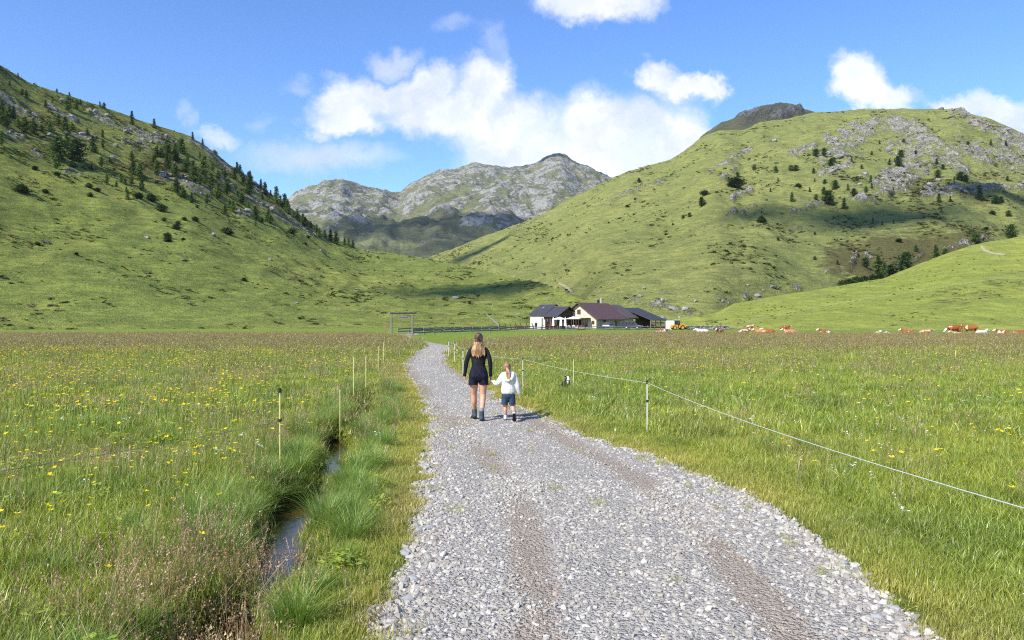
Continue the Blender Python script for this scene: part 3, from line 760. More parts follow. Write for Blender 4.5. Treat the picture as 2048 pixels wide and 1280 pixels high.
# middle distance
x, y = fan_points(13, 46, 22)
ps = path_s(x, y); keep = (ps > 0.05) & (ditch_depth(x, y) < .15); x, y, ps = x[keep], y[keep], ps[keep]; sd = side(x, y)
hz = 0.72 * (0.75 + 0.45 * sstep(fbm(x / 2.5, y / 2.5, 3), -.4, .4)) * RNG.uniform(.75, 1.2, len(x)) * (0.4 + 0.6 * sstep(ps, 0.1, 1.2))
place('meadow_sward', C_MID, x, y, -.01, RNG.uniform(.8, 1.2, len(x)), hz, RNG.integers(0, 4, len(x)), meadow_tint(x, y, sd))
# far meadow up to its brown edge
x, y = fan_points(42, 102, 4.6)
ps = path_s(x, y); keep = (ps > np.where(y > 62, .0, .5)) & (y < brown_edge(px_of(x, y)) + RNG.normal(0, 1.2, len(x))); x, y = x[keep], y[keep]; sd = side(x, y)
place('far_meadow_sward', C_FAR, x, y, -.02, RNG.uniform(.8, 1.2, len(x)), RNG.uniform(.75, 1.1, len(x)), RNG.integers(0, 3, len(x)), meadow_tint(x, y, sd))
# seed heads, near to far
x, y = fan_points(3.2, 30, 8.0)
ps = path_s(x, y); sd = side(x, y)
dens = np.where(sd == 0, .22, .75) * sstep(fbm(x / 2.2 + 1, y / 2.8, 3), -.30, .45) * (1 + .6 * (sd == 1))
keep = (ps > .25) & (ditch_depth(x, y) < .25) & (RNG.random(len(x)) < dens); x, y = x[keep], y[keep]; n = len(x)
place('seed_grass_heads', C_SEED, x, y, 0, RNG.uniform(.8, 1.2, n), RNG.uniform(.75, 1.2, n), RNG.integers(0, 3, n), lerp(np.broadcast_to(TAN, (n, 3)), np.broadcast_to(np.array((0.29, .20, .13)), (n, 3)), RNG.random(n)))
x, y = fan_points(26, 102, 2.6)
ps = path_s(x, y); keep = (ps > np.where(y > 62, .1, .6)) & (y < brown_edge(px_of(x, y)) + RNG.normal(0, .8, len(x))) & (RNG.random(len(x)) < (0.22 + .78 * sstep(y, 34, 60)) * (0.45 + .55 * sstep(fbm(x / 6, y / 9, 3), -.3, .3))); x, y = x[keep], y[keep]; n = len(x)
place('far_seed_heads', C_SEEDF, x, y, 0, RNG.uniform(.8, 1.2, n), RNG.uniform(.8, 1.15, n), RNG.integers(0, 3, n), lerp(np.broadcast_to(np.array((.235, .190, .090)), (n, 3)), np.broadcast_to(np.array((.245, .220, .085)), (n, 3)), RNG.random(n)))
# tussocks along the ditch and clumps of sedge in the meadow
ty = RNG.uniform(3.2, 23, 430); sgn = np.where(RNG.random(430) < .55, 1, -1)
tx = ditch_c(ty) + sgn * (np.interp(ty, _dd, _dw) * .75 + .06 + np.abs(RNG.normal(0, .26, 430)))
kx, ky = fan_points(5, 32, .22)
tx, ty = np.concatenate([tx, kx, [GP(585, 960)[0], GP(560, 975)[0], GP(620, 965)[0], GP(270, 1080)[0], GP(240, 1060)[0], GP(530, 850)[0], GP(1420, 980)[0], GP(1450, 985)[0], GP(1330, 890)[0], GP(700, 1080)[0], GP(650, 1090)[0], GP(740, 1030)[0]]]), \
         np.concatenate([ty, ky, [GP(585, 960)[1], GP(560, 975)[1], GP(620, 965)[1], GP(270, 1080)[1], GP(240, 1060)[1], GP(530, 850)[1], GP(1420, 980)[1], GP(1450, 985)[1], GP(1330, 890)[1], GP(700, 1080)[1], GP(650, 1090)[1], GP(740, 1030)[1]]])
keep = (path_s(tx, ty) > .45) & (ditch_depth(tx, ty) < .27) & ((ty < 11) | (ditch_s(tx, ty) > .42)); tx, ty = tx[keep], ty[keep]; n = len(tx); sd = side(tx, ty)
sc_ = np.where(sd == 0, .6, .80) * RNG.uniform(.55, 1.2, n)
place('sedge_tussocks', C_TUSS, tx, ty, -.03, sc_, sc_ * RNG.uniform(.8, 1.0, n), RNG.integers(0, 3, n), lerp(np.broadcast_to(DG * 1.15, (n, 3)), np.broadcast_to(BLUEG * 1.2, (n, 3)), RNG.random(n)) * RNG.uniform(.85, 1.25, (n, 1)), .08)
# dead brown rushes on the bank in the foreground
y = RNG.uniform(4.4, 7.0, 260); x = ditch_c(y) + RNG.normal(-.25, .34, 260); keep = (ditch_depth(x, y) < .42) & (RNG.random(260) < np.interp(y, [4.4, 6.0, 7.0], [.85, .55, .1])); x, y = x[keep], y[keep]; n = len(x)
place('dead_rushes', C_SEED, x, y, .02, RNG.uniform(.7, 1.1, n), RNG.uniform(.6, 1.0, n), RNG.integers(0, 3, n), lerp(np.broadcast_to(np.array((.25, .19, .10)), (n, 3)), np.broadcast_to(np.array((.36, .27, .16)), (n, 3)), RNG.random(n)), .35)
place('dead_leaves', C_TURF, x[::2], y[::2], .0, RNG.uniform(.8, 1.2, len(x[::2])), RNG.uniform(.5, .9, len(x[::2])), RNG.integers(0, 4, len(x[::2])), np.broadcast_to(np.array((.24, .175, .085)), (len(x[::2]), 3)), .5)
# taller grass round the resting dog
x = 1.42 + RNG.normal(0, .35, 40); y = 20.2 + RNG.normal(0, .28, 40); n = 40
place('tall_grass', C_MID, x, y, 0, RNG.uniform(.5, .8, n), RNG.uniform(.95, 1.25, n), RNG.integers(0, 4, n), meadow_tint(x, y, side(x, y)))
# herbs between the grass
x, y = fan_points(3, 14, 2.2); keep = (path_s(x, y) > .3) & (ditch_depth(x, y) < .2) & (fbm(x / 1.5 + 3, y / 1.5, 2) > -.05) & (side(x, y) > 0); x, y = x[keep], y[keep]; n = len(x)
place('meadow_herbs', C_LEAF, x, y, 0, RNG.uniform(.7, 1.3, n), RNG.uniform(.7, 1.5, n), RNG.integers(0, 3, n), lerp(np.broadcast_to(GG * 1.2, (n, 3)), np.broadcast_to(YG, (n, 3)), RNG.random(n)))
# small tufts that have taken hold in the gravel
x, y = fan_points(3.5, 20, 12.0, .35); ps = path_s(x, y); wdt = np.interp(y, _pd, _pw)
keep = (ps < .0) & (RNG.random(len(x)) < np.where(ps > -.40, .75 * sstep(fbm(x / .5 + 7, y / .7, 2), -.25, .3), .05)); x, y = x[keep], y[keep]; n = len(x)
scatter('gravel_tufts', C_TURF, np.stack([x, y, 0 * x + .0], 1), rots(n), np.stack([RNG.uniform(.35, .95, n)] * 2 + [RNG.uniform(.8, 1.6, n)], 1), 4 + RNG.integers(0, 2, n), lerp(np.broadcast_to(YG, (n, 3)), np.broadcast_to(np.array((.34, .30, .06)), (n, 3)), RNG.random(n)))

# gravel
def stone_mesh(name, seed, sub=1, jag=.28, flatn=.6):
    bm = bmesh.new()
    bmesh.ops.create_icosphere(bm, subdivisions=sub, radius=1)
    r = random.Random(seed)
    for v in bm.verts:
        v.co *= 1 + r.uniform(-jag, jag)
        v.co.z *= flatn
    for k in range(5):
        nrm = Vector((r.uniform(-1, 1), r.uniform(-1, 1), r.uniform(-.6, 1))).normalized()
        for v in bm.verts:
            dd = v.co.dot(nrm) - .62
            if dd > 0: v.co -= nrm * dd * .85
    me = bpy.data.meshes.new(name)
    bm.to_mesh(me); bm.free()
    return me
def stone_mat(g):
    c = g.attr('tint', 'INSTANCER', 'Color')
    p = g.pos()
    nz = g.noise(p, 60, 4, .7)
    cc = g.vmath('SCALE', c); g.put(cc.node.inputs['Scale'], g.math('MULTIPLY_ADD', nz, .5, .75))
    g.out(g.principled(cc, .85, g.bump(nz, .5, .006), .2))
M_STONE = material('gravel_stone', stone_mat)
C_STONE = proto_collection('gravel', [stone_mesh('gravel%d' % i, i, 1) for i in range(7)], M_STONE)
def gravel(name, d0, d1, dens, rmin, rmax):
    y = RNG.uniform(d0, d1, int((d1 - d0) * 4.0 * dens)); x = np.interp(y, _pd, _pxc) + RNG.uniform(-2.0, 2.0, len(y))
    ps = path_s(x, y); c = np.interp(y, _pd, _pxc)
    rt = np.exp(-((np.abs(x - c - .05) - .78) / .22) ** 2) * sstep(fbm(x / 1.3 + 4, y / 2.6, 3), -.45, .3)
    keep = (ps < .06 + .30 * fbm(x / .5, y / .5, 2) + .45 * RNG.random(len(x)) ** 5) & (RNG.random(len(x)) > rt * .93); x, y, ps = x[keep], y[keep], ps[keep]; n = len(x)
    rt = rt[keep]; s = (1 - .45 * rt) * rmin * (rmax / rmin) ** (RNG.random(n) ** 3.0) * (1 + .35 * sstep(ps, -.6, 0))
    z = -.012 + .03 * fbm(x / .5, y / .5, 3) - .03 * sstep(ps, -.1, .2) + s * .15
    v = RNG.random(n)
    t = lerp(np.broadcast_to(np.array((.235, .219, .190)), (n, 3)), np.broadcast_to(np.array((.475, .448, .398)), (n, 3)), v)
    warm = RNG.random(n) < .10
    t = np.where(warm[:, None], np.array((.34, .295, .24)), t)
    scatter(name, C_STONE, np.stack([x, y, z], 1), rots(n, .5), np.stack([s * RNG.uniform(.8, 1.4, n), s, s], 1), RNG.integers(0, 7, n), t)
gravel('path_gravel_stones', 3.0, 9.5, 2600, .006, .032)
gravel('path_gravel_stones', 9.5, 20, 1050, .008, .031)
gravel('path_gravel_stones', 20, 60, 90, .02, .04)
# ------------------------------------------------------------------ trees, shrubs, boulders on the slopes
def leaf_mat(name, ca, cb):
    def fn(g):
        r = g.n('ShaderNodeObjectInfo').outputs['Random']
        p = g.pos()
        c = g.mix(g.step(g.noise(p, 0.55, 4, .6), .38, .62), ca, cb)
        cc = g.vmath('SCALE', c); g.put(cc.node.inputs['Scale'], g.math('MULTIPLY_ADD', r, .6, .7))
        d = g.n('ShaderNodeBsdfDiffuse', {'Color': cc}); t = g.n('ShaderNodeBsdfTranslucent', {'Color': cc})
        g.out(g.n('ShaderNodeMixShader', {0: .3, 1: d.outputs[0], 2: t.outputs[0]}).outputs[0])
    return material(name, fn)
M_LARCH = leaf_mat('larch_needles', (0.095, 0.165, 0.038), (0.150, 0.225, 0.058))
M_PINE = leaf_mat('pine_needles', (0.055, 0.102, 0.030), (0.090, 0.145, 0.044))
M_SHRUB = leaf_mat('shrub_leaves', (0.045, 0.075, 0.020), (0.080, 0.115, 0.034))
M_BARK = flat('bark', (0.085, 0.062, 0.045), .95, .1, var=.4, scale=4, bump=.05)

def tree_meshes(name, seed, height, kind):
    """a tapered trunk with limbs, and a crown of needle sprays; height 1 unit = 1 m"""
    r = np.random.default_rng(seed)
    tv, tf = [], []
    def tube(a, b, ra, rb, n=5):
        a, b = np.array(a, float), np.array(b, float); d = b - a; d /= np.linalg.norm(d)
        u = np.cross(d, (0.3, 0.2, 1.0) if abs(d[2]) < .9 else (1, 0, 0)); u /= np.linalg.norm(u); v = np.cross(d, u)
        s = len(tv)
        for c, rr in ((a, ra), (b, rb)):
            for i in range(n):
                th = 6.2832 * i / n; tv.append(c + rr * (math.cos(th) * u + math.sin(th) * v))
        for i in range(n):
            j = (i + 1) % n
            tf.extend([(s + i, s + j, s + n + j), (s + i, s + n + j, s + n + i)])
    H = height
    bend = r.normal(0, .02 * H, 2)
    zs = np.linspace(-0.06, .97, 7); rr = .022 * H * (1 - .93 * np.clip(zs, 0, 1))
    for i in range(6):
        tube((bend[0] * zs[i] ** 2, bend[1] * zs[i] ** 2, zs[i] * H), (bend[0] * zs[i + 1] ** 2, bend[1] * zs[i + 1] ** 2, zs[i + 1] * H), rr[i], rr[i + 1], 6)
    cv, cf = [], []
    def spray(c, size, droop):
        k = 2 + int(r.random() * 2)
        for _ in range(k):
            a = r.random() * 6.283; u = np.array((math.cos(a), math.sin(a), r.normal(-droop, .35))) * size * r.uniform(.7, 1.3)
            w_ = np.array((-math.sin(a), math.cos(a), r.normal(0, .5))) * size * r.uniform(.35, .6)
            b = len(cv); o = c + r.normal(0, size * .3, 3)
            cv.extend([o - u * .5 - w_ * .4, o - u * .3 + w_ * .5, o + u * .6]); cf.append((b, b + 1, b + 2))
    nw = {'conifer': 15, 'larch': 13, 'round': 11, 'shrub': 7}[kind]
    z0 = {'conifer': .08, 'larch': .14, 'round': .06, 'shrub': .02}[kind]
    lop = r.uniform(.75, 1.25, 8)
    for i in range(nw):
        f = i / (nw - 1); z = (z0 + (0.97 - z0) * f) * H
        if kind == 'conifer': R = .25 * H * (1 - f) ** .85 * r.uniform(.75, 1.2) + .012 * H
        elif kind == 'larch': R = .33 * H * (1 - f) ** .7 * (.6 + .4 * min(1, f * 5)) * r.uniform(.65, 1.25) + .015 * H
        elif kind == 'round': R = .46 * H * math.sqrt(max(0, 1 - (2 * f - .8) ** 2 / 1.6)) * r.uniform(.8, 1.15)
        else: R = .85 * H * math.sqrt(max(.02, 1 - f ** 2)) * r.uniform(.8, 1.15)
        nb = max(3, int({'conifer': 8, 'larch': 7, 'round': 11, 'shrub': 12}[kind] * (.45 + .75 * R / (.25 * H)) * .8))
        for b in range(nb):
            a = r.random() * 6.283; L = R * r.uniform(.55, 1.12) * lop[int(a / 6.2832 * 8) % 8]
            up = {'conifer': -.12, 'larch': .10, 'round': .25, 'shrub': .3}[kind] * L
            e = np.array((math.cos(a) * L, math.sin(a) * L, z + up + r.normal(0, .045 * H))); s0 = np.array((bend[0] * f * f, bend[1] * f * f, z))
            if i % 2 == 0 and b < 3: tube(s0, s0 + (e - s0) * .85, .006 * H * (1 - .6 * f), .002 * H, 3)
            m = 4 if kind in ('conifer', 'larch') else 5
            for k in range(m):
                q = (k + .8) / m
                spray(s0 + (e - s0) * q, H * {'conifer': .105, 'larch': .110, 'round': .115, 'shrub': .24}[kind] * (1.15 - .3 * q), .25)
    return np_mesh(name + '_trunk', np.array(tv), np.array(tf), True), np_mesh(name + '_crown', np.array(cv), np.array(cf), False)
def with_mats(pair, leaf):
    pair[0].materials.append(M_BARK); pair[1].materials.append(leaf); return pair
TREES = {'conifer': [with_mats(tree_meshes('conifer', 100 + i, 1.0, 'conifer'), M_PINE if i % 2 else M_LARCH) for i in range(4)],
         'larch': [with_mats(tree_meshes('larch', 120 + i, 1.0, 'larch'), M_LARCH) for i in range(5)],
         'round': [with_mats(tree_meshes('pine', 140 + i, 1.0, 'round'), M_PINE if i else M_LARCH) for i in range(3)],
         'shrub': [with_mats(tree_meshes('shrub', 160 + i, 1.0, 'shrub'), M_SHRUB) for i in range(3)]}
TNAME = {'conifer': 'conifer_tree', 'larch': 'larch_tree', 'round': 'pine_tree', 'shrub': 'shrub'}
def grow(hill, px, py, hpx, kind, label, group, rnd=random.Random(5)):
    b = on_hill(hill, px, py)
    Hm = hpx * b[1] / F
    tm, cm = rnd.choice(TREES[kind])
    o = empty(TNAME[kind], (b[0], b[1], b[2] - .02 * Hm), rnd.random() * 6.28, label, 'shrub' if kind == 'shrub' else 'tree', group)
    wdt = rnd.uniform(1.1, 1.6) if kind == 'larch' else rnd.uniform(1.05, 1.45)
    o.scale = (Hm * wdt, Hm * wdt, Hm)
    for nm, m in (('trunk', tm), ('crown', cm)):
        c = bpy.data.objects.new(nm, m); COL.objects.link(c); c.parent = o
    return o
# (zoom x, zoom base y, zoom height), in windows of the photograph
TA = [(175,95,34),(95,190,40),(210,275,55),(260,305,60),(430,400,70),(545,245,34),(658,285,34),(645,430,130),(725,420,90),(765,370,50),(955,375,40),(985,400,50),(1250,490,62),(1255,560,70),(1462,590,80),(500,350,40),
      (20,440,100),(95,440,70),(130,500,110),(20,560,120),(70,580,140),(180,590,90),(235,630,140),(320,650,110),(320,560,60),(390,620,60),(480,630,90),(15,760,130),(560,560,90),(620,640,150),(680,620,80),(830,660,60),(970,680,70),(890,820,140),(985,790,80),(640,780,120),
      (545,980,130),(960,950,90),(1040,920,50),(1255,910,90),(1260,1030,120),(1330,1080,140),(1340,1180,120),(1245,1130,80),(1150,1110,80),(1020,1130,90),(1100,1150,60),(1190,1130,60),(1200,1200,50),(1205,1270,90),(1430,1280,60),
      (1480,860,80),(1530,860,70),(1590,880,130),(1720,830,130),(1660,900,110),(1600,970,110),(1490,1030,110),(1465,920,70),(1655,1050,110),(1670,1200,120),(1740,1250,90),(870,990,60)]
TB = [(60,220,80),(165,200,100),(285,200,120),(240,260,120),(110,250,70),(45,300,70),(60,400,110),(150,350,130),(230,430,110),(255,290,80),(345,300,90),(345,390,100),(400,380,100),(410,480,130),(465,260,60),(505,420,170),(520,500,100),(585,380,80),(465,520,80),(575,560,140),(635,450,80),(690,440,80),(710,600,130),(630,640,130),(740,570,80),(245,575,120),(315,620,80),(390,670,90),(530,680,90),(740,720,80),(705,790,80),(780,770,100),(855,680,90),(915,740,70),(990,830,110),(1100,850,100),(1120,870,80),(1045,860,50),(985,880,50),(820,620,60),(800,540,50),(1050,650,50)]
TS = [(398,85,60),(500,120,55),(622,200,30),(808,400,90),(850,400,70),(790,460,100),(865,510,110),(930,470,90),(925,600,190),(1033,540,80),(1072,600,110),(1130,610,50),(1172,680,150),(1250,730,130),(1220,690,80),(1280,770,120),(1335,810,70),(1375,830,90),(1425,880,100),(1450,900,80),(1495,910,60),(1550,950,70),(1575,990,80),(1635,1005,70),(1675,1030,100),(1730,1060,110),(1805,1070,70),(1845,1080,70),(1890,1100,70)]
AREA_L = lambda zx: 'in the cluster near the left picture edge of the slope' if zx < 420 else 'around the two big bushy larches on the left slope' if zx < 1000 else 'in the short column of trees mid-way along the left slope' if zx < 1440 else 'at the left fringe of the dense stand on the left slope'
for zx, zy, zh in TA:
    hi = zy < 0.33 * zx + 130
    grow('left_hillside', zx / 4.74, 130 + zy / 4.74, zh / 4.74 * 1.1, 'larch' if (zx + zy) % 3 else 'conifer', 'small larch or spruce on the grassy upper rim of the left slope' if hi else 'green larch %s' % AREA_L(zx), 'trees along the upper rim of the left slope' if hi else 'larches %s' % AREA_L(zx))
grow('left_hillside', 560 / 4.74, 130 + 900 / 4.74, 46, 'round', 'left one of the two big bushy larches standing together on the left slope', None)
grow('left_hillside', 722 / 4.74, 130 + 910 / 4.74, 42, 'round', 'right one of the two big bushy larches standing together on the left slope', None)
for zx, zy, zh in TB:
    grow('left_hillside', 300 + zx / 4.655, 260 + zy / 4.655, zh / 4.655 * 1.1, 'larch' if (zx + zy) % 4 else 'conifer', 'larch in the dense stand below the rocky crest of the left slope', 'larches in the stand below the crest')
for zx, zy, zh in TS:
    grow('left_hillside', 300 + zx / 4.655, 260 + zy / 4.655, zh / 4.655 * 1.1, 'conifer', 'dark conifer lining the descending skyline edge of the left slope', 'conifers along the skyline edge of the left slope')
SH = [(327 / 4.74, 130 + 985 / 4.74, 8), (435 / 4.74, 130 + 1210 / 4.74, 7), (545 / 4.74, 130 + 1040 / 4.74, 7), (850 / 4.74, 130 + 1160 / 4.74, 8), (920 / 4.74, 130 + 1190 / 4.74, 7), (855 / 4.74, 130 + 1245 / 4.74, 8), (1320 / 4.74, 130 + 1260 / 4.74, 11), (690 / 4.74, 130 + 965 / 4.74, 10)] + \
     [(300 + a / 4.655, 260 + b / 4.655, c / 4.655) for a, b, c in [(240,920,45),(165,1000,50),(100,750,60),(125,840,30),(320,830,30),(430,850,40),(730,970,55),(1475,1005,25),(1320,960,50),(20,660,60),(440,720,20),(260,870,30),(1445,1065,25)]] + \
     [(335, 482, 9), (490, 562, 6), (75, 488, 6), (155, 510, 5), (365, 480, 5), (70, 335, 4), (455, 465, 7)]
for a, b, c in SH:
    grow('left_hillside', a, b, c, 'shrub', 'low dark juniper shrub dotting the open grass of the left slope', 'low shrubs on the left slope')
grow('left_hillside', 46, 384, 15, 'shrub', 'largest dark round bush standing alone on the left slope near the picture edge', None)
TR = [(190,235,35),(610,200,55),(635,165,30),(762,165,35),(472,245,40),(485,310,25),(640,360,60),(555,325,30),(320,455,65),(590,470,90),(495,445,40),(450,385,35),(560,400,45),(705,510,75),(740,375,45),(905,310,50),(910,365,40),(780,410,50),(865,400,50),(800,300,30),(835,210,30),(1045,180,40),(1100,190,65),(1080,165,30),(1130,120,45),(1145,25,30),(1385,180,40),(1440,220,35),(1400,280,50),(1570,300,60),(1610,310,50),(1525,300,30),(1920,300,30),(1800,35,40),(1910,45,35),(1635,35,25),(915,110,30),(970,25,30),(1240,100,25),(1410,465,65),(1495,460,40),(1840,470,50),(1880,460,40),(1800,475,30),(1425,540,30),(1925,565,40),(920,615,40),(985,630,30),(1080,625,30),(660,925,35),(210,745,30),(80,610,40),(95,540,20),(210,305,30),(150,385,30),(365,350,20),(20,215,20),(485,885,25),(485,705,20),(1075,380,30),(1300,580,20)]
AREA_R = lambda zx, zy: ('high' if zy < 250 else 'midway' if zy < 480 else 'low') + ' on the right mountainside, ' + ('left of the big crag' if zx < 850 else 'around the big crag' if zx < 1300 else 'right of the big crag')
for zx, zy, zh in TR:
    grow('right_mountainside', 1500 + zx / 3.737, 280 + zy / 3.737, zh / 3.737 * 1.1, ('round', 'larch', 'round', 'conifer')[(zx + zy) % 4], 'small conifer %s' % AREA_R(zx, zy), 'small conifers %s' % AREA_R(zx, zy))
for zx, zy, zh in [(185,445,20),(488,560,40),(430,610,20),(505,510,20),(650,465,40),(665,415,20),(740,380,20),(625,435,15),(400,620,15),(130,565,10),(172,530,10),(780,635,25),(860,720,15),(350,650,10),(848,390,20),(960,465,15)]:
    grow('right_mountainside', 1200 + zx / 2.415, 180 + zy / 2.415, zh / 2.415 * 1.1, ('round', 'shrub')[(zx + zy) % 2], 'tiny round bush on the green left flank of the right mountainside', 'tiny bushes on the green flank')
for (zx, zy, zh), lab in zip([(497,120,55),(553,120,55),(297,225,45),(347,228,45)], ['left tree of the upper pair of round pines on the right mountainside', 'right tree of the upper pair of round pines on the right mountainside', 'left tree of the lower pair of round pines on the right mountainside', 'right tree of the lower pair of round pines on the right mountainside']):
    grow('right_mountainside', 1500 + zx / 3.737, 280 + zy / 3.737, zh / 3.737, 'round', lab, None)
for zx, zy, zh, kd, lab in [(1960,735,110,'round','big round dark pine above the knoll near the right picture edge'), (1695,765,75,'round','round pine on the knoll rim beside the small rock ledge'), (1245,830,55,'larch','small lone larch above the shrubby gully on the right'), (1400,890,110,'larch','broad larch at the right end of the shrubby gully'), (1465,850,50,'round','small pine touching the broad larch in the gully'),
                            (1175,975,140,'round','tallest bushy conifer in the middle of the gully behind the knoll'), (960,1000,140,'larch','tall larch at the left of the gully group behind the knoll'), (1010,1015,110,'conifer','slim conifer in the gully group behind the knoll'), (1060,1000,70,'round','short pine right of the slim conifer in the gully'), (870,950,70,'round','small pine left of the gully group, above the hedge of shrubs'), (1715,440,110,'conifer','tall dark conifer standing beside a boulder high on the right mountainside')]:
    grow('right_mountainside', 1500 + zx / 3.737, 280 + zy / 3.737, zh / 3.737, kd, lab, None)
for zx, zy, zh in [(690,1085,42),(740,1080,46),(800,1070,50),(860,1060,46),(920,1045,42),(980,1030,38),(1755,665,20),(1105,755,25),(1805,550,26)]:
    grow('right_mountainside', 1500 + zx / 3.737, 280 + zy / 3.737, zh / 3.737, 'shrub', 'dense green shrub on the slope behind the knoll', 'shrubs behind the knoll')

def boulder_mat(g):
    p = g.pos(); r = g.n('ShaderNodeObjectInfo').outputs['Random']
    c = g.mix(g.step(g.noise(p, 1.5, 5, .7), .38, .62), (.15, .146, .136), (.28, .270, .250))
    cc = g.vmath('SCALE', c); g.put(cc.node.inputs['Scale'], g.math('MULTIPLY_ADD', r, .5, .75))
    g.out(g.principled(cc, .9, g.bump(g.noise(p, 3, 6, .7), .8, .25), .15))
M_BOULDER = material('boulder_rock', boulder_mat)
BOULD = [stone_mesh('boulder%d' % i, 300 + i, 2, .16, .72) for i in range(6)]
for b in BOULD: b.materials.append(M_BOULDER)
def boulders(hill, n, label, group, lo, hi, wmask, seed):
    px, py, pts, rk, ht = HILLS[hill]
    r = np.random.default_rng(seed)
    ok = wmask(px, py, rk) * (px > -60) * (px < 2110)
    pr = ok / ok.sum()
    for i in r.choice(len(px), n, replace=False, p=pr):
        o = bpy.data.objects.new('boulder', BOULD[r.integers(0, 6)]); COL.objects.link(o)
        s = lo * (hi / lo) ** (r.random() ** 2)
        o.location = pts[i] + np.array((0, 0, s * .2)); o.scale = (s * r.uniform(.8, 1.6), s, s * r.uniform(.6, 1.1)); o.rotation_euler = (r.normal(0, .25), r.normal(0, .25), r.random() * 6.28)
        ar = ', %s' % ('left' if px[i] < 250 else 'middle' if px[i] < 450 else 'right') if hill == 'left_hillside' else ', %s' % ('left of the big crag' if px[i] < 1720 else 'around the big crag' if px[i] < 1870 else 'right of the big crag')
        if n < 50 and hill != 'left_hillside': ar = ''
        ar = ar.replace(', left', ', left part').replace('left part of', 'left of').replace(', middle', ', middle part').replace(', right', ', right part').replace('right part of', 'right of')
        tag(o, label + ar, 'boulder', group + ar)
boulders('left_hillside', 110, 'grey boulder lying among the rocky bands high on the left slope', 'boulders in the rocky bands of the left slope', .7, 2.6, lambda x, y, k: np.clip(k - .12, 0, 1) * (y < 480), 1)
boulders('left_hillside', 45, 'pale stone lying loose in the open grass of the left slope', 'loose stones on the left slope', .35, 1.2, lambda x, y, k: (y > 440) * (y < 640) * (k < .2) * 1.0, 2)
boulders('right_mountainside', 90, 'grey boulder among the outcrops of the right mountainside', 'boulders on the right mountainside', 1.0, 4.2, lambda x, y, k: np.clip(k - .1, 0, 1) * (x > 1200), 3)
boulders('right_mountainside', 35, 'pale boulder at the foot of the right mountainside behind the farm', 'boulders at the foot of the mountainside', .5, 1.6, lambda x, y, k: (y > 570) * (x > 1180) * (x < 1560) * (.1 + k), 4)

# countless low tufts and dwarf shrubs that roughen the slopes
C_TUFT = proto_collection('slope_tuft', [leafy('slope_tuft%d' % i, 26, 400 + i, .9, .55, .34) for i in range(4)], M_GRASS)
def slope_tufts(name, hill, n, smin, smax, wfun, seed):
    px, py, pts, rk, ht = HILLS[hill]
    r = np.random.default_rng(seed)
    wgt = wfun(px, py, rk, ht, pts) * (px > -150) * (px < 2200) * pts[:, 1] ; wgt = np.clip(wgt, 0, None)
    i = r.choice(len(px), n, p=wgt / wgt.sum())
    p = pts[i] + np.stack([r.normal(0, .8, n), r.normal(0, .8, n), np.full(n, -.05)], 1)
    s = smin * (smax / smin) ** (r.random(n) ** 2)
    t = lerp(np.broadcast_to(np.array((.085, .110, .030)), (n, 3)), np.broadcast_to(np.array((.13, .11, .042)), (n, 3)), r.random(n) ** 1.5)
    scatter(name, PROTO['slope_tuft'], p, rots(n, .2), np.stack([s * r.uniform(1, 1.8, n), s, s * r.uniform(.6, 1, n)], 1), r.integers(0, 4, n), t)
nzp = lambda p, s: sstep(fbm(p[:, 0] / s, p[:, 1] / s, 3), -.1, .35)
slope_tufts('slope_tufts', 'left_hillside', 9000, .35, 1.3, lambda x, y, k, h, p: (.08 + h) * nzp(p, 25), 11)
slope_tufts('mountainside_tufts', 'right_mountainside', 9000, .5, 2.0, lambda x, y, k, h, p: (.10 + h) * nzp(p, 45), 12)
slope_tufts('knoll_tufts', 'right_knoll', 900, .2, .45, lambda x, y, k, h, p: (.05 + h) * nzp(p, 20), 13)

# ------------------------------------------------------------------ flowers
def petal_mat(name, c):
    def fn(g):
        r = g.n('ShaderNodeObjectInfo').outputs['Random']
        cc = g.vmath('SCALE', c); g.put(cc.node.inputs['Scale'], g.math('MULTIPLY_ADD', r, .35, .8))
        d = g.n('ShaderNodeBsdfDiffuse', {'Color': cc}); t = g.n('ShaderNodeBsdfTranslucent', {'Color': cc})
        g.out(g.n('ShaderNodeMixShader', {0: .3, 1: d.outputs[0], 2: t.outputs[0]}).outputs[0])
    return material(name, fn)
M_STEM = flat('flower_stem', (.17, .25, .05))
M_YEL = petal_mat('buttercup_petal', (.85, .66, .03)); M_WHT = petal_mat('white_petal', (.78, .78, .72))
BUT = [petals('buttercup%d' % i, 500 + i, .45, .022, 5) for i in range(4)]
UMB = [petals('white_flower%d' % i, 520 + i, .33, .011, 5, .2, .0009, 6, .03) for i in range(3)]
for m in BUT: m.materials.append(M_STEM); m.materials.append(M_YEL)
for m in UMB: m.materials.append(M_STEM); m.materials.append(M_WHT)
def flower_spots(d0, d1, dens, cond):
    x, y = fan_points(d0, d1, dens); k = (path_s(x, y) > .35) & (ditch_depth(x, y) < .1) & cond(x, y); return x[k], y[k]
def one_by_one(name, meshes, x, y, label, group, cat):
    for i in range(len(x)):
        o = bpy.data.objects.new(name, meshes[i % len(meshes)]); COL.objects.link(o)
        s = random.uniform(.9, 1.4)
        o.location = (x[i], y[i], float(ground_z(x[i:i + 1], y[i:i + 1])[0])); o.rotation_euler = (random.gauss(0, .1), random.gauss(0, .1), random.random() * 6.28); o.scale = (s, s, s)
        tag(o, label, cat, group)
def bsort(x, y, n):
    i = np.argsort(y)[:n]; return x[i], y[i]
lf = lambda x, y: (side(x, y) == 2) & (RNG.random(len(x)) < .35 + .65 * sstep(fbm(x / 1.6 + 2, y / 1.8, 3), -.15, .4)) & (np.abs(x) < .68 * y)
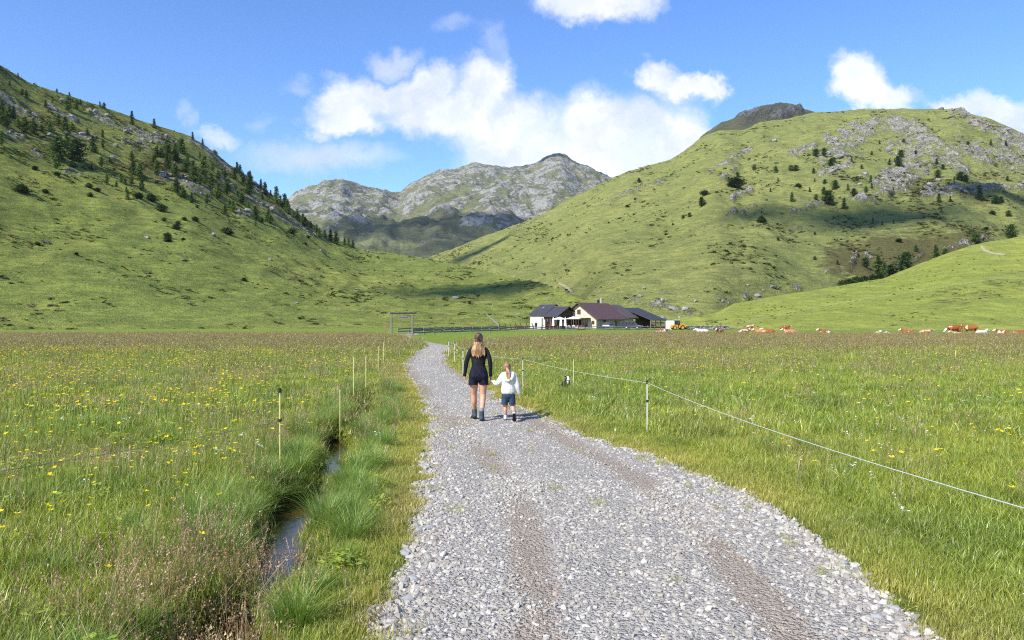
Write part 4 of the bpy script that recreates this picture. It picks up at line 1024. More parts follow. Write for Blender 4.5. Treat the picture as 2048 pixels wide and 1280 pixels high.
rf = lambda x, y: (side(x, y) == 0) & (RNG.random(len(x)) < .10 + .8 * sstep(fbm(x / 1.5 - 2, y / 1.8, 3), .0, .45)) & (np.abs(x) < .68 * y)
x, y = bsort(*flower_spots(4.4, 12, 20.0, lf), 205); one_by_one('buttercup', BUT, x, y, 'yellow buttercup flower in the meadow grass left of the ditch', 'buttercups left of the ditch', 'flower'); ylast = y.max()
x, y = bsort(*flower_spots(4.4, 14, 16, rf), 95); one_by_one('buttercup', BUT, x, y, 'yellow buttercup flower in the meadow grass right of the path', 'buttercups right of the path', 'flower'); yr = y.max()
x, y = bsort(*flower_spots(4.6, 14, .8, lambda x, y: (side(x, y) == 2) & (fbm(x / 2 + 8, y / 2, 2) > .0) & (np.abs(x) < .68 * y)), 30); one_by_one('white_flower', UMB, x, y, 'small white flower cluster in the meadow left of the ditch', 'white flowers left of the ditch', 'flower')
x, y = bsort(*flower_spots(4.6, 18, .8, lambda x, y: (side(x, y) == 0) & (np.abs(x) < .68 * y)), 50); one_by_one('white_flower', UMB, x, y, 'small white flower cluster in the meadow right of the path', 'white flowers right of the path', 'flower')
C_BUT = proto_collection('buttercup_far', BUT, [M_STEM, M_YEL])
C_UMB = proto_collection('white_flower_far', UMB, [M_STEM, M_WHT])
for nm, cl, d0, d1, dens, cond, s0 in (('buttercups_beyond', C_BUT, min(ylast, yr), 40, 27, lambda x, y: ((side(x, y) == 2) & (y > ylast) & (RNG.random(len(x)) < (.12 + .88 * sstep(fbm(x / 2.4 + 2, y / 3, 3), -.1, .4)) * np.where(x < -.30 * y, 1, .4))) | ((side(x, y) == 0) & (y > yr) & (RNG.random(len(x)) < .04 + .22 * sstep(fbm(x / 3, y / 4, 3), .0, .4))), 1.35),
                                        ('buttercups_far', C_BUT, 40, 80, 2.2, lambda x, y: RNG.random(len(x)) < .12 + .6 * sstep(fbm(x / 4 + 2, y / 6, 3), .0, .4), 2.0), ('white_flowers_beyond', C_UMB, 10, 40, .6, lambda x, y: (side(x, y) == 0) | (RNG.random(len(x)) < .3), 1.2)):
    x, y = flower_spots(d0, d1, dens, cond); n = len(x); s = RNG.uniform(.9, 1.3, n)
    place(nm, cl, x, y, 0, s * s0, s * (1 + .1 * s0), RNG.integers(0, 3, n), np.ones((n, 3)), .1)

# ------------------------------------------------------------------ clouds overhead whose shadows lie on the slopes
def cloud_mat(g, k=.34):
    p = g.pos()
    d = g.n('ShaderNodeBsdfDiffuse', {'Color': (.85, .85, .85, 1)}); t = g.n('ShaderNodeBsdfTransparent')
    g.out(g.n('ShaderNodeMixShader', {0: g.math('MULTIPLY', g.step(g.noise(p, .012, 5, .6), .28, .60), k), 1: t.outputs[0], 2: d.outputs[0]}).outputs[0])
M_CLOUD = material('cloud_vapour', cloud_mat); M_CLOUDTHIN = material('thin_cloud_vapour', lambda g: cloud_mat(g, .10))
def cloud(label, target, lift, rx, ry, rz, ang, seed, mat):
    c = Vector(target) + SUN_VEC * lift
    bm = bmesh.new(); r = random.Random(seed)
    for i in range(22):
        a = r.random() * 6.283; q = math.sqrt(r.random()) * .8
        s = r.uniform(.22, .42) * (1.1 - q * .6)
        m = Matrix.Translation((math.cos(a) * q * rx, math.sin(a) * q * ry, r.uniform(-.1, .5) * rz)) @ Matrix.Diagonal((s * rx, s * ry, .7 * rz, 1))
        bmesh.ops.create_icosphere(bm, subdivisions=3, radius=1, matrix=m)
    co = np.array([v.co[:] for v in bm.verts])
    nz = fbm(co[:, 0] / 60, co[:, 1] / 60 + co[:, 2] / 50, 3)
    for v, k_ in zip(bm.verts, nz): v.co *= 1 + .10 * k_
    me = bpy.data.meshes.new('cloud'); bm.to_mesh(me); bm.free()
    for pl in me.polygons: pl.use_smooth = True
    o = link('cloud', me, None, mat); o.location = c; o.rotation_euler = (0, 0, ang)
    tag(o, label, 'cloud')

def shade_cloud(label, t, rx, ry, ang, seed):
    cloud(label, t, (1450 - t[2]) / SUN_VEC.z, rx, ry, 70, ang, seed, M_CLOUD if seed in (1, 2) else M_CLOUDTHIN)
shade_cloud('broad cloud high over the head of the valley, above the picture', P(900, 485, 1780), 430, 330, .1, 1)
shade_cloud('small cloud above the far pointed summit, above the picture', P(1105, 322, 3120), 230, 170, .0, 2)
shade_cloud('long thin cloud above the foot of the left slope, out of the picture', on_hill('left_hillside', 940, 585), 45, 13, -.3, 3)
shade_cloud('narrow cloud above the right mountainside, out of the picture', on_hill('right_mountainside', 1640, 438), 120, 24, .1, 4)
shade_cloud('cloud above the dark summit, out of the picture', P(1530, 240, 1700), 210, 170, 0, 5)
shade_cloud('small cloud above the valley mouth, out of the picture', on_hill('right_mountainside', 930, 512), 50, 26, .2, 6)
shade_cloud('small cloud above the right ridge, out of the picture', on_hill('right_mountainside', 2010, 388), 70, 26, .0, 7)
# ------------------------------------------------------------------ figures: continuous bodies grown from limbs
def limb(bm, pts, n=14):
    """closed tapered tube through (x, y, z, rx, ry) stations with rounded ends"""
    pts = [np.array(p if len(p) == 5 else (*p, p[3]), float) for p in pts]
    fine = []
    for i in range(len(pts) - 1):
        p0, p1, p2, p3 = pts[max(i - 1, 0)], pts[i], pts[i + 1], pts[min(i + 2, len(pts) - 1)]
        for t in (0, .25, .5, .75):
            q = .5 * ((2 * p1) + (-p0 + p2) * t + (2 * p0 - 5 * p1 + 4 * p2 - p3) * t * t + (-p0 + 3 * p1 - 3 * p2 + p3) * t ** 3)
            q[3:] = p1[3:] + (p2[3:] - p1[3:]) * t
            fine.append(q)
    fine.append(pts[-1])
    st = []
    d0 = fine[0][:3] - fine[1][:3]; d0 /= np.linalg.norm(d0); d1 = fine[-1][:3] - fine[-2][:3]; d1 /= np.linalg.norm(d1)
    for o, s in ((.92, .38), (.6, .80)):
        st.append((fine[0][:3] + d0 * o * min(fine[0][3:]), fine[0][3:] * s))
    st += [(q[:3], q[3:]) for q in fine]
    for o, s in ((.6, .80), (.92, .38)):
        st.append((fine[-1][:3] + d1 * o * min(fine[-1][3:]), fine[-1][3:] * s))
    rings = []
    for i, (c, r) in enumerate(st):
        t = st[min(i + 1, len(st) - 1)][0] - st[max(i - 1, 0)][0]; t /= np.linalg.norm(t)
        ref = np.array((1.0, 0, 0)) if abs(t[0]) < .8 else np.array((0, 1.0, 0))
        u = ref - t * ref.dot(t); u /= np.linalg.norm(u); v = np.cross(t, u)
        rings.append([bm.verts.new(c + u * r[0] * math.cos(k * 6.2832 / n) + v * r[1] * math.sin(k * 6.2832 / n)) for k in range(n)])
    for a, b in zip(rings, rings[1:]):
        for k in range(n):
            bm.faces.new((a[k], a[(k + 1) % n], b[(k + 1) % n], b[k]))
    bm.faces.new(rings[0][::-1]); bm.faces.new(rings[-1])
def ball(bm, c, r, rot=None):
    m = Matrix.Translation(c) @ (rot.to_matrix().to_4x4() if rot else Matrix()) @ Matrix.Diagonal((*r, 1))
    bmesh.ops.create_icosphere(bm, subdivisions=3, radius=1, matrix=m)
def grown(name, build, voxel, smooth, mat, parent=None, hem=None):
    bm = bmesh.new(); build(bm)
    bmesh.ops.recalc_face_normals(bm, faces=bm.faces)
    me = bpy.data.meshes.new('tmp'); bm.to_mesh(me); bm.free()
    o = bpy.data.objects.new('tmp', me); COL.objects.link(o)
    r = o.modifiers.new('r', 'REMESH'); r.mode = 'VOXEL'; r.voxel_size = voxel
    if smooth:
        s = o.modifiers.new('s', 'SMOOTH'); s.factor = .5; s.iterations = smooth
    dg = bpy.context.evaluated_depsgraph_get()
    out = bpy.data.meshes.new_from_object(o.evaluated_get(dg))
    bpy.data.objects.remove(o); bpy.data.meshes.remove(me)
    out.name = name
    if hem is not None:                                   # a clean lower hem
        b2 = bmesh.new(); b2.from_mesh(out)
        bmesh.ops.bisect_plane(b2, geom=b2.verts[:] + b2.edges[:] + b2.faces[:], plane_co=(0, 0, hem), plane_no=(0, .10, 1), clear_inner=True)
        b2.to_mesh(out); b2.free()
    for p in out.polygons: p.use_smooth = True
    return link(name, out, parent, mat)
def hand(bm, w_, dirv, side_, s=1.0, curl=.35):
    """palm, four fingers and a thumb; w_ wrist, dirv pointing direction of the fingers"""
    w_ = np.array(w_, float); d = np.array(dirv, float); d /= np.linalg.norm(d)
    a = np.array((0, 1.0, 0)); a = a - d * a.dot(d); a /= np.linalg.norm(a); c = np.cross(d, a) * side_
    limb(bm, [(*(w_ - d * .01 * s), .022 * s, .022 * s), (*(w_ + d * .04 * s), .018 * s, .034 * s), (*(w_ + d * .08 * s), .014 * s, .036 * s)], 10)
    for k, L in enumerate((.064, .074, .070, .054)):
        b = w_ + d * .085 * s + a * (.030 - .0205 * k) * s
        m = b + d * L * .5 * s + c * curl * L * .12 * s; e = b + d * L * .92 * s + c * curl * L * .55 * s
        limb(bm, [(*b, .0088 * s), (*m, .0082 * s), (*e, .0066 * s)], 8)
    b = w_ + d * .03 * s + a * .03 * s
    limb(bm, [(*b, .011 * s), (*(b + (d * .028 + a * .02 + c * .006) * s), .0095 * s), (*(b + (d * .056 + a * .024 + c * .016) * s), .0075 * s)], 8)
def skin_mat(g):
    p = g.obj(); nz = g.noise(p, 9, 4, .6)
    g.out(g.principled(g.mix(nz, (.50, .255, .150), (.60, .335, .215)), .5, g.bump(g.noise(p, 160, 3, .6), .2, .002), .35))
M_SKIN = material('skin', skin_mat)
def cloth(name, ca, cb, bump=.012, sc=14, weave=260):
    def fn(g):
        p = g.obj(); st = g.vmath('MULTIPLY', p, (1, 1, .45))
        nz = g.noise(st, sc, 5, .6, .6)
        wv = g.noise(p, weave, 2, .5)
        g.out(g.principled(g.mix(g.step(nz, .3, .7), ca, cb), .85, g.bump(g.math('ADD', nz, g.math('MULTIPLY', wv, .15)), .7, bump), .15))
    return material(name, fn)
def hair_mat(name, dark, light):
    def fn(g):
        p = g.obj(); st = g.vmath('MULTIPLY', p, (1, 1, .10))
        nz = g.noise(st, 75, 4, .65)
        big = g.noise(st, 16, 3, .5)
        c = g.mix(g.step(g.math('ADD', g.math('MULTIPLY', nz, .6), g.math('MULTIPLY', big, .4)), .38, .62), dark, light)
        g.out(g.principled(c, .42, g.bump(nz, .8, .010), .45))
    return material(name, fn)
M_HAIR = hair_mat('brown_hair', (.095, .046, .020), (.50, .290, .135))
M_HAIRTOP = hair_mat('dark_hair', (.045, .020, .010), (.150, .075, .036))
M_HAIRG = hair_mat('light_brown_hair', (.110, .055, .026), (.34, .195, .10))
M_BLACK = cloth('black_knit', (.007, .008, .010), (.020, .021, .026), .032, 18)
M_NAVY = cloth('navy_shorts_cloth', (.007, .007, .018), (.017, .017, .034), .034, 24)
M_CREAM = cloth('cream_fleece', (.62, .60, .55), (.72, .70, .66), .034, 16)
M_DENIM = cloth('blue_denim', (.030, .052, .085), (.055, .085, .130), .028, 22)
M_BOOT = flat('boot_leather', (.030, .050, .062), .6, .4, var=.5, scale=18, bump=.01)
M_SOLE = flat('rubber_sole', (.018, .018, .018), .8)
M_SOCK = flat('grey_sock', (.20, .22, .25), .9)
M_SHOE = flat('pale_shoe', (.55, .53, .52), .6, .3, var=.2, scale=20)
def foot(bm, ank, yaw, pitch, s=1.0, shaft=.0):
    """a shoe: heel below the ankle, toe ahead; pitch > 0 lifts the heel"""
    R_ = Matrix.Rotation(yaw, 3, 'Z') @ Matrix.Rotation(-pitch, 3, 'X')
    A = Vector(ank)
    def q(x, y, z): return A + R_ @ Vector((x * s, y * s, z * s))
    limb(bm, [(*q(0, -.045, -.055), .040 * s, .040 * s), (*q(0, .03, -.062), .042 * s, .036 * s), (*q(.004, .12, -.074), .046 * s, .026 * s), (*q(.004, .175, -.078), .034 * s, .020 * s)], 12)
    limb(bm, [(*q(0, -.015, -.04), .045 * s, .045 * s), (*q(0, -.008, .03 + shaft), .046 * s, .048 * s)], 12)
def sole(bm, ank, yaw, pitch, s=1.0):
    R_ = Matrix.Rotation(yaw, 3, 'Z') @ Matrix.Rotation(-pitch, 3, 'X'); A = Vector(ank)
    out = [(-.034, -.085), (.034, -.085), (.042, -.02), (.040, .06), (.050, .13), (.038, .19), (.004, .208), (-.030, .19), (-.046, .13), (-.038, .06), (-.040, -.02)]
    lo = [bm.verts.new(A + R_ @ Vector((x * s, y * s, -.108 * s))) for x, y in out]; hi = [bm.verts.new(A + R_ @ Vector((x * s, y * s, -.086 * s))) for x, y in out]
    bm.faces.new(lo[::-1]); bm.faces.new(hi)
    for i in range(len(out)):
        j = (i + 1) % len(out); bm.faces.new((lo[i], lo[j], hi[j], hi[i]))
def solid(name, build, mat, parent=None, bevel=0.0):
    bm = bmesh.new(); build(bm)
    bmesh.ops.recalc_face_normals(bm, faces=bm.faces)
    if bevel: bmesh.ops.bevel(bm, geom=bm.edges[:], offset=bevel, segments=2, affect='EDGES', profile=.6)
    me = bpy.data.meshes.new(name); bm.to_mesh(me); bm.free()
    return link(name, me, parent, mat)

# --- the woman, walking away
PGZ = -.004
wl = dict(hipL=(-.088, 0, .87), kneeL=(-.088, .13, .475), ankL=(-.080, .26, .118), hipR=(.088, 0, .87), kneeR=(.085, .02, .47), ankR=(.062, -.11, .112))
def woman_body(bm):
    for s in 'LR':
        h, k_, a = wl['hip' + s], wl['knee' + s], wl['ank' + s]
        c = [k_[i] * .62 + a[i] * .38 for i in range(3)]; m = [h[i] * .5 + k_[i] * .5 for i in range(3)]
        limb(bm, [(*h, .092, .100), (*m, .080, .086), (k_[0], k_[1], k_[2] + .02, .056, .060), (c[0], c[1] - .012, c[2], .055, .061), (a[0], a[1], a[2] + .05, .036, .040), (*a, .036, .042)])
    limb(bm, [(0, 0, .86, .150, .105), (0, 0, .95, .145, .100), (0, 0, 1.06, .118, .085), (0, .01, 1.22, .130, .090), (0, 0, 1.30, .130, .080), (0, .0, 1.38, .060, .050)])
    limb(bm, [(0, 0, 1.36, .055, .055), (0, .01, 1.47, .047, .050)])
    ball(bm, (0, .02, 1.555), (.073, .092, .108)); ball(bm, (0, .045, 1.515), (.058, .070, .072))
    ball(bm, (0, .118, 1.535), (.012, .016, .022)); ball(bm, (.075, .01, 1.535), (.008, .016, .028)); ball(bm, (-.075, .01, 1.535), (.008, .016, .028)); ball(bm, (0, .106, 1.497), (.024, .010, .008))
    for sx_ in (-.030, .030): ball(bm, (sx_, .100, 1.560), (.013, .010, .009))
    limb(bm, [(-.130, 0, 1.30, .036, .036), (-.225, -.02, 1.09, .036, .038), (-.262, .03, .86, .024, .027)])
    limb(bm, [(.130, 0, 1.30, .036, .036), (.215, -.02, 1.09, .036, .038), (.230, .045, .855, .024, .027)])
    hand(bm, (-.264, .033, .845), (-.02, .10, -1), 1); hand(bm, (.231, .048, .84), (.10, .12, -1), -1, 1, .9)
woman = empty('person', (-.635, 15.1, PGZ), math.radians(2), 'woman with long hair, black top and dark shorts walking up the path', 'person')
grown('body', woman_body, .0075, 2, M_SKIN, woman)
grown('sweater', lambda bm: (limb(bm, [(0, 0, .965, .148, .112), (0, 0, 1.05, .126, .098), (0, .01, 1.22, .148, .108), (0, 0, 1.31, .155, .096), (0, 0, 1.375, .105, .072), (0, 0, 1.41, .065, .06)], 18),
     limb(bm, [(-.135, 0, 1.335, .054, .055), (-.190, -.01, 1.22, .050, .054), (-.230, -.02, 1.09, .043, .047), (-.263, .03, .855, .033, .037)]), limb(bm, [(.135, 0, 1.335, .054, .055), (.186, -.01, 1.22, .050, .054), (.220, -.02, 1.09, .043, .047), (.231, .045, .85, .033, .037)])), .009, 3, M_BLACK, woman)
def shorts_w(bm):
    limb(bm, [(0, 0, 1.00, .140, .108), (0, -.008, .93, .166, .128), (0, -.014, .86, .180, .140), (0, 0, .855, .165, .125)], 20)
    limb(bm, [(-.085, .0, .87, .098, .122), (-.108, .035, .64, .086, .116)], 16); limb(bm, [(.085, 0, .87, .098, .122), (.108, .012, .64, .086, .114)], 16)
    ball(bm, (-.075, -.065, .845), (.085, .075, .085)); ball(bm, (.075, -.065, .845), (.085, .075, .085))
grown('shorts', shorts_w, .009, 2, M_NAVY, woman, .672)
def hair_w(bm):
    ball(bm, (0, .000, 1.572), (.086, .100, .096)); ball(bm, (0, -.055, 1.52), (.074, .060, .085)); ball(bm, (-.012, -.085, 1.575), (.044, .036, .036)); ball(bm, (0, -.02, 1.61), (.07, .08, .06))
def hair_w2(bm):
    r = random.Random(3)
    for i in range(17):
        f = i / 16 * 2 - 1
        x0, x1 = f * .062, f * .112 - .004; e = 1.18 + .05 * abs(f) + r.uniform(-.02, .05)
        limb(bm, [(x0, -.075 + .05 * f * f, 1.56, .016), (x0 * 1.3 + r.uniform(-.006, .006), -.105 + .05 * f * f, 1.43, .021), (x1, -.118 + .035 * f * f + r.uniform(-.006, .004), 1.33, .022), (x1 * .96 + r.uniform(-.012, .012), -.112 + .02 * f * f, e, .011)], 8)
hw_ = grown('hair', hair_w2, .006, 1, M_HAIR, woman)
grown('hair_crown', hair_w, .007, 2, M_HAIRTOP, hw_)
ball_clip = grown('hair_clip', lambda bm: (ball(bm, (0, -.118, 1.545), (.016, .010, .024)), ball(bm, (.012, -.116, 1.53), (.012, .009, .014))), .004, 0, M_SOLE, hw_)
for s, yaw, pit in (('L', .28, .10), ('R', -.04, .0)):
    a = wl['ank' + s]
    grown('sock', lambda bm: limb(bm, [(a[0], a[1], a[2] + .03, .046, .050), (a[0], a[1] - .004, a[2] + .105, .045, .048)]), .007, 1, M_SOCK, woman)
    b_ = grown('boot', lambda bm: foot(bm, a, yaw, pit, 1.06, .03), .007, 2, M_BOOT, woman)
    solid('sole', lambda bm: sole(bm, a, yaw, pit, 1.06), M_SOLE, b_, .004)

# --- the girl, at her right hand
girl = empty('person', (-.068, 15.06, PGZ), 0, 'small girl in a cream hooded jacket and blue shorts holding the woman\'s hand', 'person')
gl_ = dict(hipL=(-.055, 0, .50), kneeL=(-.058, .05, .285), ankL=(-.058, .06, .082), hipR=(.058, 0, .50), kneeR=(.075, .05, .285), ankR=(.108, -.11, .150))
def girl_body(bm):
    for s in 'LR':
        h, k_, a = gl_['hip' + s], gl_['knee' + s], gl_['ank' + s]
        c = [k_[i] * .6 + a[i] * .4 for i in range(3)]
        limb(bm, [(*h, .060, .066), (k_[0], k_[1], k_[2] + .01, .041, .044), (c[0], c[1] - .008, c[2], .039, .043), (a[0], a[1], a[2] + .02, .028, .031)])
    limb(bm, [(0, 0, .50, .100, .075), (0, 0, .62, .100, .075), (0, 0, .80, .108, .072), (0, 0, .89, .075, .055)])
    limb(bm, [(-.015, 0, .87, .040, .040), (-.025, .01, .95, .036, .038)])
    ball(bm, (-.03, .012, 1.018), (.067, .080, .084)); ball(bm, (-.03, .035, .985), (.052, .058, .055)); ball(bm, (-.03, .094, 1.0), (.009, .012, .012))
    for sx_ in (-.098, .038): ball(bm, (sx_, 0, 1.0), (.007, .014, .022))
    limb(bm, [(-.115, 0, .855, .036), (-.200, -.01, .700, .028), (-.275, .03, .735, .020)]); limb(bm, [(.115, 0, .855, .036), (.165, -.02, .67, .028), (.205, .02, .505, .019)])
    hand(bm, (-.280, .032, .737), (-1, .12, .10), 1, .70, .9); hand(bm, (.207, .024, .495), (.08, .14, -1), -1, .70)
grown('body', girl_body, .0065, 2, M_SKIN, girl)
def jacket(bm):
    limb(bm, [(0, 0, .545, .138, .112), (0, 0, .60, .138, .114), (0, 0, .74, .130, .105), (0, 0, .84, .135, .098), (0, 0, .915, .070, .062)], 18)
    limb(bm, [(-.100, 0, .855, .062), (-.180, -.02, .730, .056), (-.225, .0, .705, .050), (-.275, .03, .733, .034)]); limb(bm, [(.105, 0, .855, .060), (.165, -.02, .67, .052), (.205, .02, .515, .036)])
jk = grown('jacket', jacket, .008, 3, M_CREAM, girl)
grown('hood', lambda bm: (limb(bm, [(-.085, -.045, .895, .034), (-.065, -.095, .83, .045, .035), (0, -.120, .765, .050, .030), (.065, -.095, .83, .045, .035), (.085, -.045, .90, .034)]), ball(bm, (0, -.085, .83), (.075, .04, .075))), .007, 3, M_CREAM, jk)
grown('shorts', lambda bm: (limb(bm, [(0, 0, .555, .118, .094), (0, -.006, .50, .126, .102), (0, 0, .475, .11, .09)], 16), limb(bm, [(-.060, .0, .48, .070, .086), (-.074, .045, .26, .060, .076)]), limb(bm, [(.060, 0, .48, .070, .086), (.080, .045, .26, .060, .076)])), .008, 2, M_DENIM, girl, .298)
def hair_g(bm):
    ball(bm, (-.03, -.004, 1.030), (.076, .086, .078)); ball(bm, (-.03, -.04, .99), (.066, .052, .062))
hg = grown('hair', hair_g, .006, 2, M_HAIRG, girl)
def tail_g(bm):
    r = random.Random(5)
    for i in range(7):
        f = i / 6 * 2 - 1
        limb(bm, [(-.022 + f * .008, -.085, 1.005, .012), (-.012 + f * .022, -.118, .94, .014), (f * .030, -.128, .86, .014), (.006 + f * .022 + r.uniform(-.008, .008), -.135, .775 + r.uniform(-.02, .03), .007)], 8)
grown('ponytail', tail_g, .005, 1, M_HAIR, hg)
for s, yaw, pit in (('L', .06, .0), ('R', -.02, .95)):
    a = gl_['ank' + s]
    grown('sock', lambda bm: limb(bm, [(a[0], a[1], a[2] - .01, .034, .036), (a[0], a[1] + (.012 if s == 'R' else -.002), a[2] + .045, .032, .035)]), .006, 1, M_SOCK, girl)
    sh = grown('shoe', lambda bm: foot(bm, a, yaw, pit, .76, -.03), .006, 2, M_SHOE, girl)
    solid('sole', lambda bm: sole(bm, a, yaw, pit, .76), M_SOLE, sh, .003)

# --- dog resting in the grass
def dog_mat(g):
    p = g.obj(); s = g.n('ShaderNodeSeparateXYZ', {0: p})
    nz = g.noise(p, 9, 4, .6)
    w1 = g.step(g.math('ABSOLUTE', g.math('ADD', s.outputs[0], g.math('MULTIPLY', g.math('SUBTRACT', nz, .5), .10))), .050, .020)
    wz = g.math('MULTIPLY', w1, g.step(s.outputs[2], .26, .34))
    wz = g.math('MAXIMUM', wz, g.step(g.math('ADD', s.outputs[2], g.math('MULTIPLY', nz, .06)), .14, .08))
    g.out(g.principled(g.mix(wz, (.010, .010, .011), (.70, .68, .64)), .75, g.bump(g.noise(p, 90, 4, .7), .8, .012), .2))
M_DOG = material('dog_coat', dog_mat)
def dog(bm):
    limb(bm, [(.05, .42, .16, .12, .13), (.02, .15, .20, .14, .17), (0, -.05, .25, .13, .16), (0, -.16, .34, .09, .10), (0, -.20, .44, .075, .08)])
    ball(bm, (0, -.235, .475), (.082, .088, .075)); limb(bm, [(0, -.28, .465, .045, .042), (0, -.36, .445, .030, .028)])
    for sx_ in (-1, 1):
        limb(bm, [(sx_ * .055, -.20, .525, .030, .016), (sx_ * .082, -.195, .555, .024, .012), (sx_ * .100, -.205, .530, .012, .008)])
        limb(bm, [(sx_ * .10, -.06, .18, .05, .05), (sx_ * .11, -.10, .05, .035, .035), (sx_ * .10, -.30, .03, .032, .03)]); limb(bm, [(sx_ * .14, .38, .14, .07, .09), (sx_ * .17, .22, .05, .04, .04), (sx_ * .15, .10, .03, .03, .03)])
    limb(bm, [(.05, .50, .10, .04), (.16, .62, .06, .035), (.30, .60, .05, .02)])
dg_ = grown('dog', dog, .011, 2, M_DOG)
dg_.scale = (.80, .80, .80); dg_.location = (1.42, 21.0, -.01); dg_.rotation_euler = (0, 0, math.radians(12))
tag(dg_, 'black and white dog lying in the meadow grass right of the path', 'dog')

# --- cattle
def cow_mat(name, brown, bias):
    def fn(g):
        p = g.obj(); r = g.n('ShaderNodeObjectInfo').outputs['Random']; s = g.n('ShaderNodeSeparateXYZ', {0: p})
        nz = g.noise(g.vmath('ADD', p, g.n('ShaderNodeCombineXYZ', {0: g.math('MULTIPLY', r, 37.0), 1: g.math('MULTIPLY', r, 11.0), 2: 0.0}).outputs[0]), 1.7, 3, .5)
        wf = g.step(nz, bias - .015, bias + .015)
        head = g.step(s.outputs[0], 1.08, 1.14)
        wf = g.math('MAXIMUM', wf, head)
        c = g.mix(wf, brown, (.60, .53, .44))
        c = g.mix(g.step(s.outputs[0], 1.50, 1.56), c, (.36, .22, .17))
        g.out(g.principled(c, .8, g.bump(g.noise(p, 30, 4, .6), .4, .02), .15))
    return material(name, fn)
M_COW = [cow_mat('cow_coat_brown', (.27, .085, .026), .62), cow_mat('cow_coat_patched', (.24, .085, .030), .55), cow_mat('cow_coat_cream', (.28, .12, .05), .36), cow_mat('cow_coat_fawn', (.38, .17, .065), .58)]
def cow_head(bm, b, d, s=1.0):
    b = np.array(b, float); d = np.array(d, float); d /= np.linalg.norm(d)
    limb(bm, [(*b, .14, .17), (*(b + d * .20), .125, .14), (*(b + d * .42), .09, .10), (*(b + d * .50), .085, .085)])
    for k_ in (-1, 1):
        limb(bm, [(*(b + np.array((0, k_ * .10, .10))), .035, .05), (*(b + np.array((-.03, k_ * .26, .08))), .015, .04)], 8)
        limb(bm, [(*(b + np.array((0, k_ * .08, .14))), .022), (*(b + np.array((.02, k_ * .17, .24))), .010)], 6)
def cow_lying(bm):
    limb(bm, [(-.95, 0, .42, .30, .24), (-.70, 0, .48, .42, .36), (-.10, 0, .46, .46, .38), (.45, 0, .48, .38, .36), (.70, 0, .55, .24, .27)], 16)
    limb(bm, [(.55, 0, .58, .22, .28), (.82, 0, .74, .17, .24), (1.00, 0, .86, .14, .18)])
    cow_head(bm, (1.03, 0, .90), (1, 0, -.42))
    for k_ in (-1, 1):
        limb(bm, [(.55, k_ * .26, .36, .14, .16), (.80, k_ * .34, .16, .085, .09), (.50, k_ * .38, .09, .06, .06), (.36, k_ * .38, .08, .06, .06)]); limb(bm, [(-.72, k_ * .30, .40, .20, .24), (-.30, k_ * .46, .20, .11, .12), (-.70, k_ * .50, .09, .06, .06), (-.42, k_ * .52, .07, .06, .05)])
    limb(bm, [(-1.15, 0, .52, .035), (-1.28, .08, .25, .025), (-1.20, .22, .05, .05)], 8)
def cow_standing(bm, graze):
    limb(bm, [(-.92, 0, 1.08, .22, .26), (-.70, 0, 1.08, .29, .34), (-.1, 0, 1.00, .34, .40), (.40, 0, 1.02, .29, .37), (.66, 0, 1.08, .20, .28)], 16)
    if graze:
        limb(bm, [(.58, 0, 1.12, .17, .25), (.90, 0, 1.02, .12, .18), (1.06, 0, .86, .11, .14)]); cow_head(bm, (1.08, 0, .84), (.75, 0, -.75))
    else:
        limb(bm, [(.58, 0, 1.15, .17, .25), (.88, 0, 1.28, .12, .18), (1.02, 0, 1.36, .11, .14)]); cow_head(bm, (1.05, 0, 1.36), (1, 0, -.35))
    for k_ in (-1, 1):
        limb(bm, [(.50, k_ * .17, .85, .12, .15), (.52, k_ * .17, .48, .065, .07), (.53, k_ * .17, .22, .045, .048), (.55, k_ * .17, .04, .058, .06)], 10); limb(bm, [(-.72, k_ * .19, .95, .17, .24), (-.62, k_ * .19, .66, .095, .12), (-.84, k_ * .19, .44, .055, .065), (-.78, k_ * .19, .22, .045, .05), (-.76, k_ * .19, .04, .06, .062)], 10)
    limb(bm, [(-1.10, 0, 1.22, .035), (-1.17, 0, .85, .022), (-1.16, 0, .48, .05)], 8); ball(bm, (-.55, 0, .66), (.18, .13, .12))
COWM = {}
for nm, fn in (('lying', cow_lying), ('grazing', lambda bm: cow_standing(bm, True)), ('standing', lambda bm: cow_standing(bm, False))):
    t_ = grown('cow_' + nm, fn, .032, 2, None); COWM[nm] = t_.data; bpy.data.objects.remove(t_)
def cow(pose, px, base, d, yaw, mi, label, s=1.0):
    me = COWM[pose].copy(); me.materials.clear(); me.materials.append(M_COW[mi])
    o = link('cow', me); o.location = ((px - 1024) / F * d, d, float(base)); o.rotation_euler = (0, 0, math.radians(yaw)); o.scale = (s * .79,) * 3
    tag(o, label, 'cow', 'cattle resting and grazing on the meadow')
cow('lying', 1326, .0, 108, 12, 1, 'brown and white cow lying with head to the right, nearest the loader')
cow('lying', 1405, .0, 106, 168, 2, 'cream-white cow lying alone with its head to the left')
cow('lying', 1439, .0, 108, 230, 0, 'small brown cow with white head lying half turned to the camera')
cow('lying', 1489, .0, 106, 20, 1, 'brown and white cow lying with raised head to the right, mid row')
cow('lying', 1522, .0, 105, 165, 3, 'fawn cow with white head lying to the left, beside the patched one')
cow('lying', 1536, .0, 112, 160, 0, 'brown cow with white head lying just behind the fawn cow')
cow('lying', 1501, .3, 150, 15, 3, 'distant fawn cow lying at the foot of the knoll')
cow('lying', 1570, .3, 128, 10, 0, 'brown cow with white head facing right, behind the others')
cow('lying', 1579, .0, 106, 172, 3, 'light brown cow with white head to the left, in front of another')
cow('lying', 1649, .0, 104, 190, 1, 'patched brown cow lying by itself in the middle of the meadow edge')
cow('lying', 1757, -.25, 104, 262, 2, 'white-headed cow of which only the face shows over the grass')
